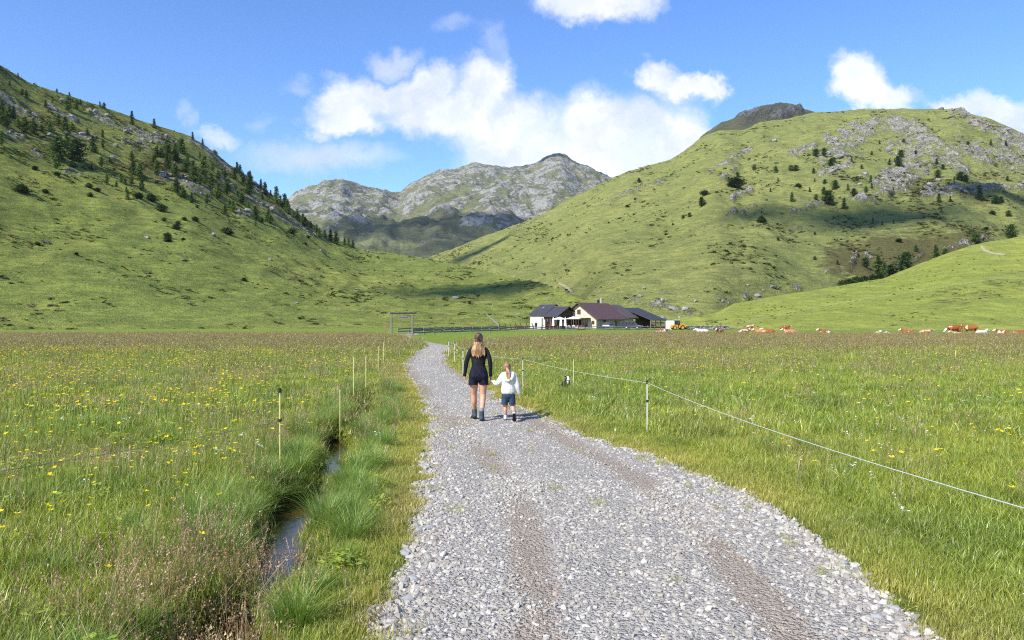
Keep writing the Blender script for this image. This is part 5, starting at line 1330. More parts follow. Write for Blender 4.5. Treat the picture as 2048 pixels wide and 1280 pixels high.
cow('lying', 1786, -.35, 100, 178, 2, 'whitish cow lying low behind the brown grass')
cow('lying', 1816, .0, 103, 170, 0, 'rust brown cow lying left of the orange one')
cow('lying', 1852, .0, 101, 12, 3, 'orange brown cow with white head lying to the right')
cow('grazing', 1908, .0, 97, 188, 0, 'rust brown cow standing with its head lowered to the left', 1.2)
cow('standing', 1940, .0, 101, 118, 0, 'rust brown cow standing turned away, behind the grazing one', 1.15)
cow('lying', 1915, -.15, 93, 175, 3, 'fawn cow lying in front of the standing pair')
cow('lying', 1964, .0, 97, 15, 2, 'white cow lying right of the standing pair')
cow('lying', 2006, .0, 99, 170, 1, 'patched cow with white head lying near the right picture edge')
cow('lying', 2040, .0, 96, 10, 0, 'brown cow cut off by the right picture edge')
# ------------------------------------------------------------------ farm, fences, vehicles
def bx(bm, lo, hi, rot=None):
    v = [bm.verts.new((x, y, z)) for x in (lo[0], hi[0]) for y in (lo[1], hi[1]) for z in (lo[2], hi[2])]
    for f in ((0, 1, 3, 2), (4, 6, 7, 5), (0, 4, 5, 1), (2, 3, 7, 6), (0, 2, 6, 4), (1, 5, 7, 3)): bm.faces.new([v[i] for i in f])
def beam(bm, a, b, w_, h_=None):
    a, b = Vector(a), Vector(b); h_ = h_ or w_; d = (b - a).normalized()
    u = d.cross(Vector((0, 0, 1)));  u = u.normalized() if u.length > .05 else Vector((1, 0, 0)); v = u.cross(d)
    vs = [bm.verts.new(c + u * su * w_ / 2 + v * sv * h_ / 2) for c in (a, b) for su, sv in ((-1, -1), (1, -1), (1, 1), (-1, 1))]
    bm.faces.new(vs[3::-1]); bm.faces.new(vs[4:])
    for i in range(4): bm.faces.new((vs[i], vs[(i + 1) % 4], vs[4 + (i + 1) % 4], vs[4 + i]))
def pole(bm, a, b, r0, r1=None, n=8):
    a, b = Vector(a), Vector(b); r1 = r0 if r1 is None else r1; d = (b - a).normalized(); u = d.orthogonal().normalized(); v = d.cross(u)
    R0 = [bm.verts.new(a + (u * math.cos(k * 6.2832 / n) + v * math.sin(k * 6.2832 / n)) * r0) for k in range(n)]; R1 = [bm.verts.new(b + (u * math.cos(k * 6.2832 / n) + v * math.sin(k * 6.2832 / n)) * r1) for k in range(n)]
    bm.faces.new(R0[::-1]); bm.faces.new(R1)
    for k in range(n): bm.faces.new((R0[k], R0[(k + 1) % n], R1[(k + 1) % n], R1[k]))
def prism(bm, poly, y0, y1):
    """poly in (x, z), extruded along y"""
    a = [bm.verts.new((x, y0, z)) for x, z in poly]; b = [bm.verts.new((x, y1, z)) for x, z in poly]
    bm.faces.new(a); bm.faces.new(b[::-1])
    for i in range(len(poly)):
        j = (i + 1) % len(poly); bm.faces.new((a[i], b[i], b[j], a[j]))
def part(name, mat, parent, build, bevel=0.0):
    return solid(name, build, mat, parent, bevel)
def masonry(name, a, b, mortar, sc):
    def fn(g):
        p = g.obj(); v = g.n('ShaderNodeTexVoronoi', {'Vector': p, 'Scale': sc}, feature='F1'); e_ = g.voro(p, sc, 'DISTANCE_TO_EDGE')
        c = g.mix(g.n('ShaderNodeSeparateColor', {0: v.outputs['Color']}).outputs[0], a, b)
        c = g.mix(g.step(e_, .03, .09), mortar, c)
        g.out(g.principled(c, .9, g.bump(g.step(e_, .0, .12), .8, .05), .1))
    return material(name, fn)
M_PLAST = masonry('rough_plaster', (.52, .44, .34), (.66, .57, .45), (.60, .52, .42), 1.6)
M_STONEW = masonry('stone_wall', (.24, .215, .18), (.44, .40, .34), (.46, .42, .36), 2.4)
M_WHITEW = flat('white_wall', (.50, .48, .44), .9, .1, var=.08, scale=1.5)
def roof_mat(name, c, rib):
    def fn(g):
        p = g.obj(); wv = g.n('ShaderNodeTexWave', {'Vector': p, 'Scale': rib, 'Distortion': .0}, wave_type='BANDS', bands_direction='Y')
        nz = g.noise(p, 1.2, 5, .6)
        cc = g.vmath('SCALE', c); g.put(cc.node.inputs['Scale'], g.math('MULTIPLY_ADD', nz, .5, .75))
        g.out(g.principled(cc, .55, g.bump(wv.outputs[1], .6, .05), .35))
    return material(name, fn)
M_BROWNROOF = roof_mat('brown_sheet_roof', (.115, .060, .050), 1.1)
M_SLATE = roof_mat('dark_slate_roof', (.048, .047, .055), 1.3)
M_BARNROOF = roof_mat('weathered_barn_roof', (.095, .074, .066), 1.0)
M_WOOD = flat('dark_wood', (.085, .050, .032), .85, .15, var=.4, scale=3, bump=.02)
M_GREYWOOD = flat('grey_weathered_wood', (.20, .185, .165), .9, .1, var=.4, scale=5, bump=.02)
M_REDWOOD = flat('reddish_boards', (.26, .14, .10), .85, .15, var=.3, scale=3, bump=.02)
M_GLASS = flat('window_glass', (.020, .022, .025), .08, .6, var=.2)
M_METAL = flat('bright_metal', (.62, .62, .62), .35, .5, .8, var=.1)
M_CANVAS = flat('white_canvas', (.74, .73, .69), .9, .1, var=.06, scale=3)
M_WHITEP = flat('white_plastic', (.74, .74, .74), .5, .3, var=.05)
M_RED = flat('geranium_red', (.16, .030, .030), .9, .1, var=.6, scale=6)
M_DARK = flat('dark_rubber', (.020, .020, .021), .8)

def slab_roof(bm, x0, x1, xr, ze0, ze1, zr, y0, y1, th=.16):
    """two pitched slabs in one shell: eaves at x0 (height ze0) and x1 (height ze1), ridge at xr"""
    prism(bm, [(x0, ze0), (xr, zr), (x1, ze1), (x1, ze1 + th), (xr, zr + th * 1.25), (x0, ze0 + th)], y0, y1)
def opening(parent, face, a, z0, wd_, ht, mat=None, name='window', proud=.05):
    """a window or door with frame, set on a wall: face 'x+' (x fixed) or 'y-' (y fixed); a = (fixed, along)"""
    fx, al = a
    def box_(u0, u1, v0, v1, d0, d1):
        return (lambda bm: bx(bm, (fx + d0, u0, v0), (fx + d1, u1, v1))) if face == 'x+' else (lambda bm: bx(bm, (u0, fx - d1, v0), (u1, fx - d0, v1)))
    o = part(name, mat or M_GLASS, parent, box_(al, al + wd_, z0, z0 + ht, -.04, proud * .4))
    t = .09
    def fr(bm):
        for u0, u1, v0, v1 in ((al - t, al, z0 - t, z0 + ht + t), (al + wd_, al + wd_ + t, z0 - t, z0 + ht + t), (al, al + wd_, z0 + ht, z0 + ht + t), (al, al + wd_, z0 - t, z0)): box_(u0, u1, v0, v1, -.03, proud)(bm)
    part('frame', M_WOOD, o, fr)
    return o
TH = math.radians(35)
W, L = 9.3, 14.5
house = empty('farmhouse', (19.9, 188, 0), -TH, 'stone and plaster farmhouse with a broad brown sheet roof', 'house')
part('gable_wall', M_PLAST, house, lambda bm: prism(bm, [(-W, -.5), (0, -.5), (0, 2.45), (-W / 2, 5.85), (-W, 2.45)], 0, .45))
part('side_wall', M_STONEW, house, lambda bm: bx(bm, (-.45, .46, -.5), (0, L, 2.4)))
part('back_wall', M_PLAST, house, lambda bm: prism(bm, [(-W, -.5), (0, -.5), (0, 2.45), (-W / 2, 5.85), (-W, 2.45)], L - .44, L - .01))
part('far_wall', M_PLAST, house, lambda bm: bx(bm, (-W, .46, -.5), (-W + .45, L, 2.4)))
rf_ = part('roof', M_BROWNROOF, house, lambda bm: slab_roof(bm, -W - .9, .95, -W / 2, 1.95, 1.90, 5.92, -.75, L + .3))
part('barge_board', M_WOOD, rf_, lambda bm: (beam(bm, (.9, -.80, 1.90), (-W / 2, -.80, 5.96), .06, .22), beam(bm, (-W - .9, -.80, 1.9), (-W / 2, -.80, 5.96), .06, .22)))
ch = part('chimney', M_METAL, rf_, lambda bm: pole(bm, (-W / 2 - .4, 11.5, 5.2), (-W / 2 - .4, 11.5, 7.4), .22))
part('chimney_cowl', M_METAL, rf_, lambda bm: pole(bm, (-W / 2 - .4, 11.5, 7.46), (-W / 2 - .4, 11.5, 7.62), .32, .08))
part('flue_box', M_DARK, rf_, lambda bm: bx(bm, (-W / 2 - 1.0, 10.6, 5.4), (-W / 2 - .6, 11.1, 6.9)), .03)
opening(house, 'y-', (0, -W / 2 - .45), 3.35, .75, .95, M_WOOD)
opening(house, 'y-', (0, -1.15), .95, .55, .7)
opening(house, 'x+', (0, 3.6), .0, 1.0, 1.75, M_WOOD, 'door')
opening(house, 'x+', (0, 9.6), .35, .9, 1.2)
def porch(bm):
    bx(bm, (-W + .3, -2.6, 2.28), (-1.5, -.02, 2.40))
    for x in np.linspace(-W + .4, -1.6, 5): bx(bm, (x - .07, -2.55, -.4), (x + .07, -2.41, 2.28))
part('porch', M_WOOD, house, porch)
for k in range(4): opening(house, 'y-', (0, -W + .7 + 1.65 * k), .3, 1.2, 1.6, None, 'window')
part('flower_box', M_RED, house, lambda bm: bx(bm, (-W + .3, -2.85, .3), (-1.6, -2.62, .62)), .05)

barn = empty('barn', (19.9, 188, 0), -TH, 'long barn with weathered dark roofs and an open wooden cattle shed', 'barn')
part('wall', M_WHITEW, barn, lambda bm: (bx(bm, (-.9, L + .35, -.5), (-.5, L + 6, 2.5)), bx(bm, (-8.2, L + .35, -.5), (-7.8, L + 16, 2.5))))
part('roof', M_BARNROOF, barn, lambda bm: slab_roof(bm, -9.2, .9, -4.4, 2.2, 2.3, 5.55, L + .34, L + 6.3))
part('roof', M_SLATE, barn, lambda bm: slab_roof(bm, -9.0, 4.4, -3.8, 2.2, 1.75, 4.95, L + 6.4, L + 16))
for yv in (L + 6.6, L + 9.6, L + 12.6, L + 15.7): part('post', M_REDWOOD, barn, lambda bm: bx(bm, (4.0, yv - .09, -.4), (4.18, yv + .09, 1.8)))
for zv in (.25, .75, 1.2): part('board', M_REDWOOD, barn, lambda bm: bx(bm, (4.19, L + 6.5, zv), (4.24, L + 15.8, zv + .2)))
part('inner_wall', M_WOOD, barn, lambda bm: bx(bm, (-.2, L + 6.5, -.5), (0, L + 15.8, 3.3)))
part('gable_boards', M_WOOD, barn, lambda bm: prism(bm, [(-8.6, 2.2), (3.6, 2.0), (-3.8, 4.9)], L + 15.7, L + 15.85))

def chalet(label, o, L_, run, ze, zr, zgr, wall):
    h = empty('hut', (*o, 0), math.radians(-45), label, 'house')
    part('wall', wall, h, lambda bm: bx(bm, (-L_ + .2, .5, -.5), (-.2, run * 2 - .5, ze + .1)))
    part('gable', M_WOOD, h, lambda bm: (lambda q: None)([bm.faces.new([bm.verts.new(c) for c in f]) for f in
         (((-.35, .5, ze), (-.35, run * 2 - .5, ze), (-.35, run, zr - .25)), ((-.2, .5, ze), (-.2, run * 2 - .5, ze), (-.2, run, zr - .25)))]))
    def rf(bm):
        pts = [(0, ze), (run, zr), (run * 2, ze), (run * 2, ze + .15), (run, zr + .18), (0, ze + .15)]
        a = [bm.verts.new((-L_, y_, z_)) for y_, z_ in pts]; b = [bm.verts.new((.45, y_, z_)) for y_, z_ in pts]
        bm.faces.new(a); bm.faces.new(b[::-1])
        for i in range(6): bm.faces.new((a[i], a[(i + 1) % 6], b[(i + 1) % 6], b[i]))
    r_ = part('roof', M_SLATE, h, rf)
    part('ridge_cap', M_GREYWOOD, r_, lambda bm: beam(bm, (-L_, run, zr + .22), (.5, run, zr + .22), .25, .08))
    return h, r_
hA, rA = chalet('white-walled hut with dark slate roof at the left end of the farm', (7.47, 192), 4.95, 4.4, 3.05, 5.55, 0, M_WHITEW)
part('skylight', M_METAL, rA, lambda bm: (lambda y0, y1: [bm.faces.new([bm.verts.new(c) for c in ((-2.9, y0, 3.28 + y0 * .568), (-2.4, y0, 3.28 + y0 * .568), (-2.4, y1, 3.28 + y1 * .568), (-2.9, y1, 3.28 + y1 * .568))])])(2.6, 3.4))
part('antenna', M_GREYWOOD, rA, lambda bm: (beam(bm, (.3, 4.4, 5.6), (.9, 4.4, 6.5), .07), beam(bm, (.45, 4.4, 6.2), (.95, 4.4, 6.05), .05)))
hB, rB = chalet('low wooden hut with dark roof and glazed veranda between hut and farmhouse', (10.3, 187), 4.3, 4.4, 2.60, 4.95, 0, M_WOOD)
for k in range(4):
    o_ = part('window', M_GLASS, hB, lambda bm: bx(bm, (-3.95 + k * .95, .44, .75), (-3.2 + k * .95, .497, 2.2)))
    part('frame', M_REDWOOD, o_, lambda bm: (bx(bm, (-4.02 + k * .95, .40, .6), (-3.95 + k * .95, .5, 2.35)), bx(bm, (-3.2 + k * .95, .40, .6), (-3.13 + k * .95, .5, 2.35))))
part('flower_box', M_RED, hB, lambda bm: bx(bm, (-4.1, .05, .45), (-.2, .35, .78)), .04)
part('porch_post', M_WHITEW, hB, lambda bm: (bx(bm, (-4.4, -.6, -.4), (-4.0, -.2, 2.35)), bx(bm, (-3.3, -.6, -.4), (-2.95, -.2, 2.0))))

def parasol(px, d, open_, label, hgt=2.7):
    o = empty('parasol', ((px - 1024) / F * d, d, -.2), 0, label, 'parasol', 'parasols on the terrace')
    part('pole', M_METAL, o, lambda bm: pole(bm, (0, 0, 0), (0, 0, hgt), .045)); part('base', M_GREYWOOD, o, lambda bm: pole(bm, (0, 0, 0), (0, 0, .1), .35, .3, 12))
    def can(bm):
        n = 8
        if open_: prof = [(1.75, hgt - .52), (1.70, hgt - .42), (.9, hgt - .17), (.05, hgt + .08)]
        else: prof = [(.30, .75), (.33, .9), (.27, 1.8), (.16, 2.4), (.03, hgt + .1)]
        R_ = [[bm.verts.new((r * (1 if k % 2 else (.96 if open_ else .78)) * math.cos(k * 6.2832 / (2 * n)), r * (1 if k % 2 else (.96 if open_ else .78)) * math.sin(k * 6.2832 / (2 * n)), z)) for k in range(2 * n)] for r, z in prof]
        for a, b in zip(R_, R_[1:]):
            for k in range(2 * n): bm.faces.new((a[k], a[(k + 1) % (2 * n)], b[(k + 1) % (2 * n)], b[k]))
        bm.faces.new(R_[-1]); 
        if not open_: bm.faces.new(R_[0][::-1])
    part('canopy', M_CANVAS, o, can)
parasol(1106.5, 181, False, 'leftmost closed white parasol in front of the wooden hut')
parasol(1122, 181, False, 'second closed white parasol from the left on the terrace')
parasol(1130.5, 180, False, 'third closed white parasol from the left on the terrace')
parasol(1119, 184, True, 'open white parasol behind the closed ones', 2.75)
parasol(1147, 181, True, 'open white parasol beside the gable of the farmhouse', 2.85)
def chair(px, d, rz, label):
    o = empty('chair', ((px - 1024) / F * d, d, -.22), rz, label, 'chair', 'white chairs on the terrace')
    part('seat', M_WHITEP, o, lambda bm: bx(bm, (-.24, -.24, .42), (.24, .24, .46)), .01); part('backrest', M_WHITEP, o, lambda bm: bx(bm, (-.24, .20, .47), (.24, .25, .95)), .02)
    for sx_ in (-.21, .21):
        for sy_ in (-.2, .2): part('leg', M_WHITEP, o, lambda bm: pole(bm, (sx_, sy_, 0), (sx_, sy_, .42), .022, .022, 6))
for i_, (px, lab) in enumerate([(1133.5, 'leftmost white chair on the terrace'), (1140, 'white chair second from left on the terrace'), (1147, 'white chair third from left on the terrace'), (1154, 'rightmost white chair on the terrace')]): chair(px, 178.5 + (i_ % 2) * .8, .5 + i_ * 1.3, lab)
for px, lab in ((1137, 'white terrace table on the left'), (1151, 'white terrace table on the right')):
    o = empty('table', ((px - 1024) / F * 179.6, 179.6, -.22), 0, lab, 'table')
    part('tabletop', M_WHITEP, o, lambda bm: bx(bm, (-.5, -.4, .70), (.5, .4, .74)), .01)
    for sx_ in (-.42, .42): part('leg', M_WHITEP, o, lambda bm: pole(bm, (sx_, 0, 0), (sx_, 0, .70), .03, .03, 6))

# timber fences
def fence(label, posts, hgt, rails, mat=M_GREYWOOD):
    o = empty('timber_fence', (*posts[0][:2], 0), 0, label, 'fence'); ox, oy = posts[0][:2]
    Pq = [Vector((p[0] - ox, p[1] - oy, p[2])) for p in posts]
    for i, p in enumerate(Pq):
        hh = hgt * random.uniform(.95, 1.12); lean = Vector((random.gauss(0, .03), random.gauss(0, .03), 0))
        part('post', mat, o, lambda bm: pole(bm, p + Vector((0, 0, -.4)), p + Vector((0, 0, hh)) + lean, .085, .075, 7))
    for a, b in zip(Pq, Pq[1:]):
        for z in rails:
            j = random.gauss(0, .03); part('rail', mat, o, lambda bm: beam(bm, a + Vector((0, -.10, z + j)), b + Vector((0, -.10, z - j)), .05, .16))
def row(pl): return [GP(x, y)[:2] + (0.0 if GP(x, y)[1] < 150 else -.22,) for x, y in pl]
fence('grey timber fence running from the gateway in front of the farm', row([(825, 670), (848, 669.2), (868, 668.4), (889, 667.8), (909, 667.2), (927, 666.6), (945, 666), (963, 665.4), (980, 664.8), (998, 664.2), (1015, 663.4), (1033, 662), (1050, 661), (1067, 660.2), (1083, 659.6), (1100, 659.1), (1115, 658.7), (1131, 658.4), (1147, 658.1), (1162, 657.9), (1178, 657.7), (1194, 657.6), (1210, 657.5), (1226, 657.5), (1243, 657.4), (1260, 657.3), (1281, 657.2), (1296, 657.1), (1309, 657.0), (1321, 656.9), (1334, 656.8), (1360, 656.7), (1388, 656.6), (1410, 656.5)]), .82, (.30, .66))
fence('grey timber fence on the far side of the farm track', row([(796, 668.4), (818, 667.6), (838, 666.8), (860, 666.0), (882, 665.3), (902, 664.8), (922, 664.2), (942, 663.6), (960, 663.0), (978, 662.4), (995, 661.8), (1010, 661.0)]), .85, (.38, .72))
rk_ = empty('stake_row', GP(1000, 659.5), 0, 'row of dark leaning stakes left of the white-walled hut', 'fence')
for i, x in enumerate((1000, 1012, 1022, 1033, 1043, 1055, 1066)):
    q = Vector(GP(x, 659.2)) - Vector(GP(1000, 659.5)); part('stake', M_WOOD, rk_, lambda bm: pole(bm, q + Vector((.25, 0, -.3)), q + Vector((-.25, 0, 1.35)), .09, .07, 6))
part('hay_rack', M_WOOD, rk_, lambda bm: bx(bm, (2.8, .2, .1), (5.2, .8, .75)), .05)
q0, q1 = Vector(P(972, 627, 160)), Vector(P(999, 652, 158)); lg = solid('fallen_log', lambda bm: pole(bm, q1, q0, .22, .10, 7), M_GREYWOOD); tag(lg, 'bleached bare trunk leaning on the slope left of the farm', 'log')

# gateway with hanging sign
gx0, gy0, _ = GP(783, 671.5); gx1, gy1, _ = GP(825, 670.2)
gate = empty('gateway', (gx0, gy0, 0), 0, 'tall grey timber gateway with a hanging name board over the path', 'gate')
dv = Vector((gx1 - gx0, gy1 - gy0, 0))
for nm, c in (('post', Vector((0, 0, 0))), ('post', dv)): part(nm, M_GREYWOOD, gate, lambda bm: pole(bm, c + Vector((0, 0, -.4)), c + Vector((0, 0, 2.66)), .12, .10, 8))
part('crossbeam', M_GREYWOOD, gate, lambda bm: beam(bm, Vector((-.30, 0, 2.70)) , dv + Vector((.42, 0, 2.76)), .22, .18))
bd = part('name_board', M_GREYWOOD, gate, lambda bm: bx(bm, (.85, -.03, 2.06), (2.15, .03, 2.38)), .01)
def marks(bm):
    r = random.Random(9); x = .98
    for i in range(9):
        h_ = .20 if i == 0 else r.choice((.11, .12, .19)); wd__ = .07
        beam(bm, (x, -.036, 2.14), (x + wd__ * r.uniform(.2, .8), -.036, 2.14 + h_), .012, .022); beam(bm, (x + wd__ * .5, -.036, 2.14 + h_), (x + wd__, -.036, 2.14), .012, .022)
        if r.random() < .6: beam(bm, (x, -.036, 2.14 + h_ * .5), (x + wd__, -.036, 2.14 + h_ * .5), .012, .02)
        x += .118
part('lettering', M_DARK, bd, marks)
for sx_ in (1.0, 2.0): part('hanger', M_DARK, bd, lambda bm: pole(bm, (sx_, 0, 2.38), (sx_, 0, 2.63), .014, .014, 5))
tx_, ty_, _ = GP(770, 669); sg = empty('trail_sign', (tx_, ty_, 0), 0, 'small reddish trail sign on a pale post left of the gateway', 'sign')
part('post', M_GREYWOOD, sg, lambda bm: pole(bm, (0, 0, -.3), (0, 0, 1.25), .045, .04, 6)); part('sign_board', M_REDWOOD, sg, lambda bm: bx(bm, (-.18, -.06, .70), (.18, -.03, 1.22)), .01)

# electric fence stakes and rope
M_STAKEY = flat('yellow_plastic', (.62, .58, .22), .5, .3, var=.1); M_STAKEW = flat('white_plastic_stake', (.66, .68, .62), .5, .3, var=.1); M_ROPE = flat('white_rope', (.46, .50, .50), .7, .2, var=.25, scale=30)
def stake(x, y, hgt, mat, label, cap=True, r_=.011):
    o = empty('fence_stake', (x, y, float(ground_z(np.array([x]), np.array([y]))[0])), 0, label, 'stake', 'electric fence stakes')
    part('shaft', mat, o, lambda bm: pole(bm, (0, 0, -.15), (0, 0, hgt), r_, r_, 7))
    if cap:
        part('insulator', M_DARK, o, lambda bm: pole(bm, (0, 0, hgt - .005), (0, 0, hgt + .05), .022, .016, 7)); part('clip', M_DARK, o, lambda bm: pole(bm, (0, 0, hgt * .64), (0, 0, hgt * .64 + .03), .024, .024, 7))
SR = [(3.15, 2.6, .86), (2.24, 13.2, .85), (.29, 21.2, .85), (-1.72, 28.0, .85), (-2.55, 35.5, .85), (-3.3, 41.5, .80)]
for (x, y, h_), lab in zip(SR, ['white stake of the rope fence just outside the picture on the right', 'tall white stake nearest the camera on the right of the path', 'white stake behind the girl, right of the path', 'white stake left of the woman\'s shoulder at the path edge', 'thin white stake further along the right path edge', 'farthest stake of the rope fence at the path bend']):
    stake(x, y, h_, M_STAKEW, lab, True, .0085 if y < 25 else .012)
def rope(label, pts, sags, r_, mat):
    bm = bmesh.new()
    for (a, b), sg_ in zip(zip(pts, pts[1:]), sags):
        a, b = Vector(a), Vector(b); prev = None
        for k in range(13):
            t = k / 12; c = a.lerp(b, t); c.z -= sg_ * 4 * t * (1 - t)
            if prev is not None: pole(bm, prev, c, r_, r_, 6)
            prev = c
    me = bpy.data.meshes.new('fence_rope'); bm.to_mesh(me); bm.free(); o = link('fence_rope', me, None, mat); tag(o, label, 'rope')
rope('white electric fence rope strung along the right side of the path', [(x, y, h_ + .01) for x, y, h_ in SR], [.10, .05, .06, .05, .05], .0031, M_ROPE)
LFT = [(GP(0, 940, .6)[0] - 1.2, 5.0, .62), (-2.84, 9.75, 1.0), (-2.98, 13.8, 1.0), (-3.8, 19.1, 1.0), (-3.85, 21.0, .95), (-4.7, 28.0, .95), (-5.4, 33.5, .95)]
for (x, y, h_), lab in zip(LFT[1:], ['tall yellow stake nearest the camera left of the ditch', 'second yellow stake left of the ditch', 'third yellow stake left of the ditch', 'fourth yellow stake left of the ditch', 'fifth yellow stake left of the ditch', 'farthest yellow stake left of the path']):
    stake(x, y, h_, M_STAKEY, lab, y < 12, .0075 if y < 15 else .010)
rope('thin grey fence wire sagging over the left meadow', [LFT[0], (-2.84, 9.75, .66)], [.06], .0028, M_GREYWOOD)
for px, top, d, mat, lab in [(1147, 716, 23.5, M_STAKEY, 'yellow stake in the meadow just beyond the dog'), (1497, 678, 60, M_STAKEY, 'pale stake in the right meadow below the patched cow'), (1446, 709, 33, M_STAKEW, 'whitish stake in the middle of the right meadow'), (1611, 671, 70, M_STAKEW, 'short whitish stake in the right meadow below the fawn cows'), (1742, 672, 66, M_STAKEW, 'small white stake in the right meadow below the white-headed cow'), (1704, 705, 36, M_STAKEY, 'yellow stake in the right meadow, left of its twin'), (1911, 700, 38, M_STAKEY, 'yellow stake in the right meadow below the standing cows')]:
    x = (px - 1024) / F * d; stake(x, d, H0 - (top - 640) / F * d, mat, lab, False, .016 if d > 30 else .010)

# vehicles
def wheel(parent, x, y, z, r_, wd_, rim=M_METAL):
    o = empty('wheel', (x, y, z)); o.parent = parent
    part('tyre', M_DARK, o, lambda bm: pole(bm, (0, -wd_ / 2, 0), (0, wd_ / 2, 0), r_, r_, 18), .02); part('rim', rim, o, lambda bm: (pole(bm, (0, -wd_ / 2 - .012, 0), (0, -wd_ / 2 + .02, 0), r_ * .62, r_ * .62, 14), pole(bm, (0, wd_ / 2 - .02, 0), (0, wd_ / 2 + .012, 0), r_ * .62, r_ * .62, 14)))
def car(label, px, d, rz, paint, tall):
    o = empty('parked_car', ((px - 1024) / F * d, d, -.2), rz, label, 'car')
    hgt = 1.68 if tall else 1.45
    low = [(-1.95, .30), (2.0, .30), (2.05, .62), (1.95, .88), (.95, 1.00), (-1.90, 1.02), (-2.0, .75)]
    part('body', paint, o, lambda bm: prism(bm, low, -.85, .85), .06)
    part('cabin', M_GLASS, o, lambda bm: prism(bm, [(-1.80, 1.0), (.92, .99), (.28, hgt - .07), (-1.55, hgt - .07)], -.76, .76), .05)
    part('roof', paint, o, lambda bm: prism(bm, [(-1.62, hgt - .09), (.32, hgt - .09), (.20, hgt), (-1.5, hgt)], -.74, .74), .03)
    for x in (-1.22, -.35, .42): part('pillar', paint, o, lambda bm: (beam(bm, (x - .10, -.80, 1.0), (x - .18, -.765, hgt - .06), .06, .09), beam(bm, (x - .10, .80, 1.0), (x - .18, .765, hgt - .06), .06, .09)))
    for y in (-.62, .62): part('headlight', M_WHITEP, o, lambda bm: bx(bm, (1.93, y - .16, .66), (2.05, y + .16, .80)), .03)
    part('bumper', M_DARK, o, lambda bm: (bx(bm, (1.98, -.8, .32), (2.12, .8, .56)), bx(bm, (-2.08, -.8, .34), (-1.95, .8, .58))), .03)
    for x in (-1.25, 1.28):
        for y in (-.78, .78): wheel(o, x, y, .33, .34, .22)
M_CARDARK = flat('dark_blue_car_paint', (.014, .017, .028), .25, .5, var=.1); M_CARSILV = flat('silver_blue_car_paint', (.20, .235, .28), .3, .5, var=.08)
car('dark blue off-road car parked at the right corner of the farmhouse', 1266, 180, math.radians(-28), M_CARDARK, True)
car('pale silver-blue car parked in front of the stone side wall', 1218, 182, math.radians(62), M_CARSILV, False)
ld = empty('wheel_loader', ((1356 - 1024) / F * 172, 172, -.2), math.radians(8), 'yellow wheel loader with dark cab parked beside the barn', 'loader')
ld.scale = (.80, .80, .80)
M_YELLOW = flat('yellow_machine_paint', (.60, .29, .02), .6, .4, var=.12)
part('rear_body', M_YELLOW, ld, lambda bm: prism(bm, [(-2.0, .55), (-.2, .55), (-.2, 1.25), (-.9, 1.35), (-1.9, 1.2)], -.75, .75), .06)
part('front_frame', M_YELLOW, ld, lambda bm: prism(bm, [(.1, .5), (1.2, .5), (1.25, 1.0), (.6, 1.55), (.2, 1.35)], -.55, .55), .06)
for y in (-.5, .5): part('lift_arm', M_YELLOW, ld, lambda bm: (beam(bm, (.35, y, 1.6), (1.5, y, 1.35), .16, .26), beam(bm, (1.45, y, 1.4), (2.2, y, .55), .16, .24)))
part('bucket', M_DARK, ld, lambda bm: prism(bm, [(2.1, .15), (2.9, .10), (2.95, .16), (2.3, .30), (2.25, .85), (2.1, .9)], -1.0, 1.0), .02)
cb = part('cab', M_GLASS, ld, lambda bm: prism(bm, [(-.75, 1.3), (.30, 1.3), (.22, 2.55), (-.65, 2.55)], -.6, .6), .04)
part('cab_roof', M_WHITEP, cb, lambda bm: bx(bm, (-.80, -.68, 2.56), (.36, .68, 2.68)), .03)
for x in (-.72, .28): part('cab_pillar', M_DARK, cb, lambda bm: (beam(bm, (x, -.62, 1.3), (x * .9, -.62, 2.55), .07), beam(bm, (x, .62, 1.3), (x * .9, .62, 2.55), .07)))
for x in (-1.15, 1.0):
    for y in (-.72, .72): wheel(ld, x, y, .58, .58, .40, M_YELLOW)
tk = solid('water_tank', lambda bm: bx(bm, (-.85, -.8, -.3), (.85, .8, 1.75)), M_WHITEP, None, .12); tk.location = ((1340 - 1024) / F * 178, 178, 0); tag(tk, 'white plastic water tank behind the yellow loader', 'tank')
wl_o = empty('dry_stone_wall', ((1372 - 1024) / F * 176, 176, -.2), math.radians(6), 'low dry stone wall running right of the yellow loader', 'wall')
rs = random.Random(12)
for i in range(30):
    for k in range(3):
        st_ = bpy.data.objects.new('stone', BOULD[rs.randrange(6)]); COL.objects.link(st_); st_.parent = wl_o; s_ = rs.uniform(.20, .32)
        st_.location = (i * .33 + rs.uniform(-.06, .06), rs.uniform(-.12, .12), .15 + k * .30); st_.scale = (s_ * 1.25, s_, s_ * .85); st_.rotation_euler = (0, 0, rs.random() * 6.28)
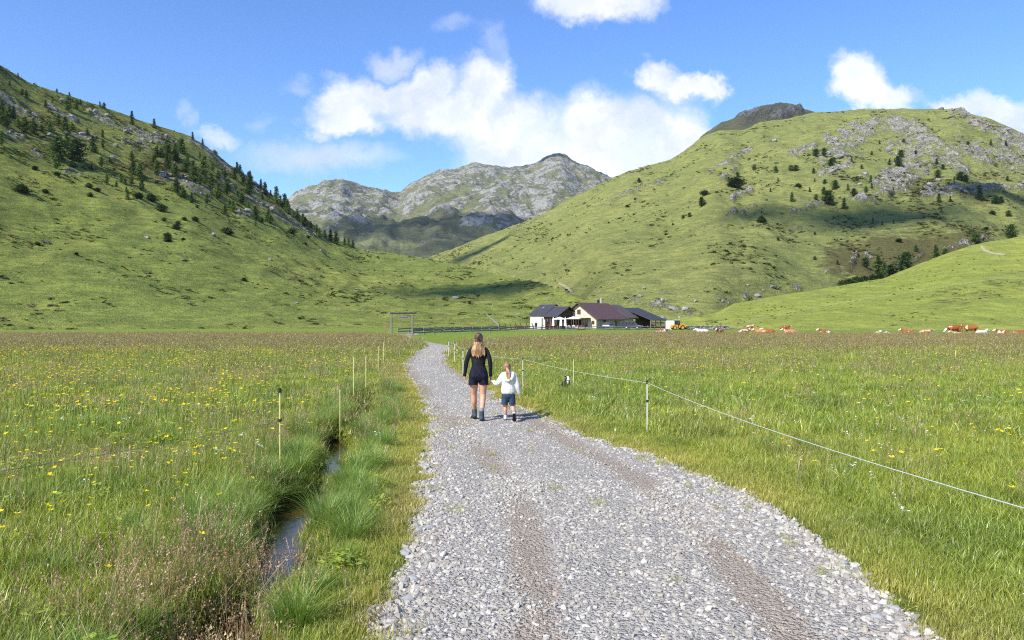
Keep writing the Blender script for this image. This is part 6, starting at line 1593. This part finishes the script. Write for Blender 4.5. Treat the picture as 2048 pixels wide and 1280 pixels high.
# guest at the terrace door
M_GUEST = cloth('guest_dark_clothes', (.012, .013, .022), (.022, .024, .036))
gs = empty('person', ((1072 - 1024) / F * 178, 178, -.2), 0, 'distant person in dark clothes standing beside the white porch of the hut', 'person')
def guest(bm):
    for sx_ in (-.09, .09): limb(bm, [(sx_, 0, .86, .09, .10), (sx_, .01, .48, .06, .065), (sx_, 0, .08, .045, .05)]); limb(bm, [(sx_, -.03, .05, .045, .04), (sx_, .12, .04, .04, .03)])
    limb(bm, [(0, 0, .85, .16, .12), (0, 0, 1.1, .14, .11), (0, 0, 1.38, .17, .10), (0, 0, 1.48, .06, .06)])
    for k_ in (-1, 1): limb(bm, [(k_ * .18, 0, 1.38, .055), (k_ * .23, -.02, 1.1, .045), (k_ * .22, .06, .86, .035)])
b_ = grown('body', lambda bm: (limb(bm, [(0, 0, 1.40, .055), (0, .01, 1.52, .05)]), ball(bm, (0, .01, 1.62), (.08, .095, .115)), [hand(bm, (k_ * .22, .06, .85), (0, .1, -1), k_) for k_ in (-1, 1)], guest(bm)), .012, 2, M_SKIN, gs)
grown('clothes', lambda bm: (limb(bm, [(0, 0, .85, .175, .135), (0, 0, 1.1, .155, .125), (0, 0, 1.38, .185, .115), (0, 0, 1.46, .07, .07)]), [(limb(bm, [(k_ * .09, 0, .86, .105, .115), (k_ * .09, .01, .48, .075, .08), (k_ * .09, 0, .12, .065, .07)]), limb(bm, [(k_ * .18, 0, 1.38, .07), (k_ * .23, -.02, 1.1, .06), (k_ * .22, .06, .90, .05)])) for k_ in (-1, 1)]), .014, 2, M_GUEST, gs)
grown('hair', lambda bm: ball(bm, (0, -.012, 1.645), (.088, .098, .105)), .012, 1, M_HAIRTOP, gs)

# larger stones along the path edge
M_PSTONE = flat('pale_path_stone', (.36, .36, .355), .9, .15, var=.3, scale=6, bump=.02)
PSTONE = [stone_mesh('path_stone%d' % i, 600 + i, 2, .16, .72) for i in range(6)]
for b in PSTONE: b.materials.append(M_PSTONE)
for i in range(46):
    yv = random.uniform(4.6, 12); sg_ = random.choice((-1, 1)); c = float(np.interp(yv, _pd, _pxc)); wdt_ = float(np.interp(yv, _pd, _pw))
    o = bpy.data.objects.new('stone', PSTONE[i % 6]); COL.objects.link(o); s_ = random.uniform(.026, .046)
    o.location = (c + sg_ * (wdt_ / 2 - abs(random.gauss(.05, .22))), yv, -.01 + s_ * .25); o.scale = (s_ * 1.3, s_, s_ * .8); o.rotation_euler = (0, 0, random.random() * 6.28)
    tag(o, 'larger grey stone on the %s edge of the gravel path' % ('right' if sg_ > 0 else 'left'), 'stone', 'larger stones on the %s path edge' % ('right' if sg_ > 0 else 'left'))

# thin mountain air
def haze_mat(g):
    v = g.n('ShaderNodeVolumePrincipled', {'Color': (.80, .88, 1.0, 1), 'Density': 3.2e-5, 'Anisotropy': .2})
    o = g.n('ShaderNodeOutputMaterial'); g.nt.links.new(v.outputs[0], o.inputs['Volume'])
M_HAZE = material('haze', haze_mat)
hz_ = solid('haze', lambda bm: bx(bm, (-6800, -6800, -2), (6800, 6800, 860)), M_HAZE); tag(hz_, kind='stuff')
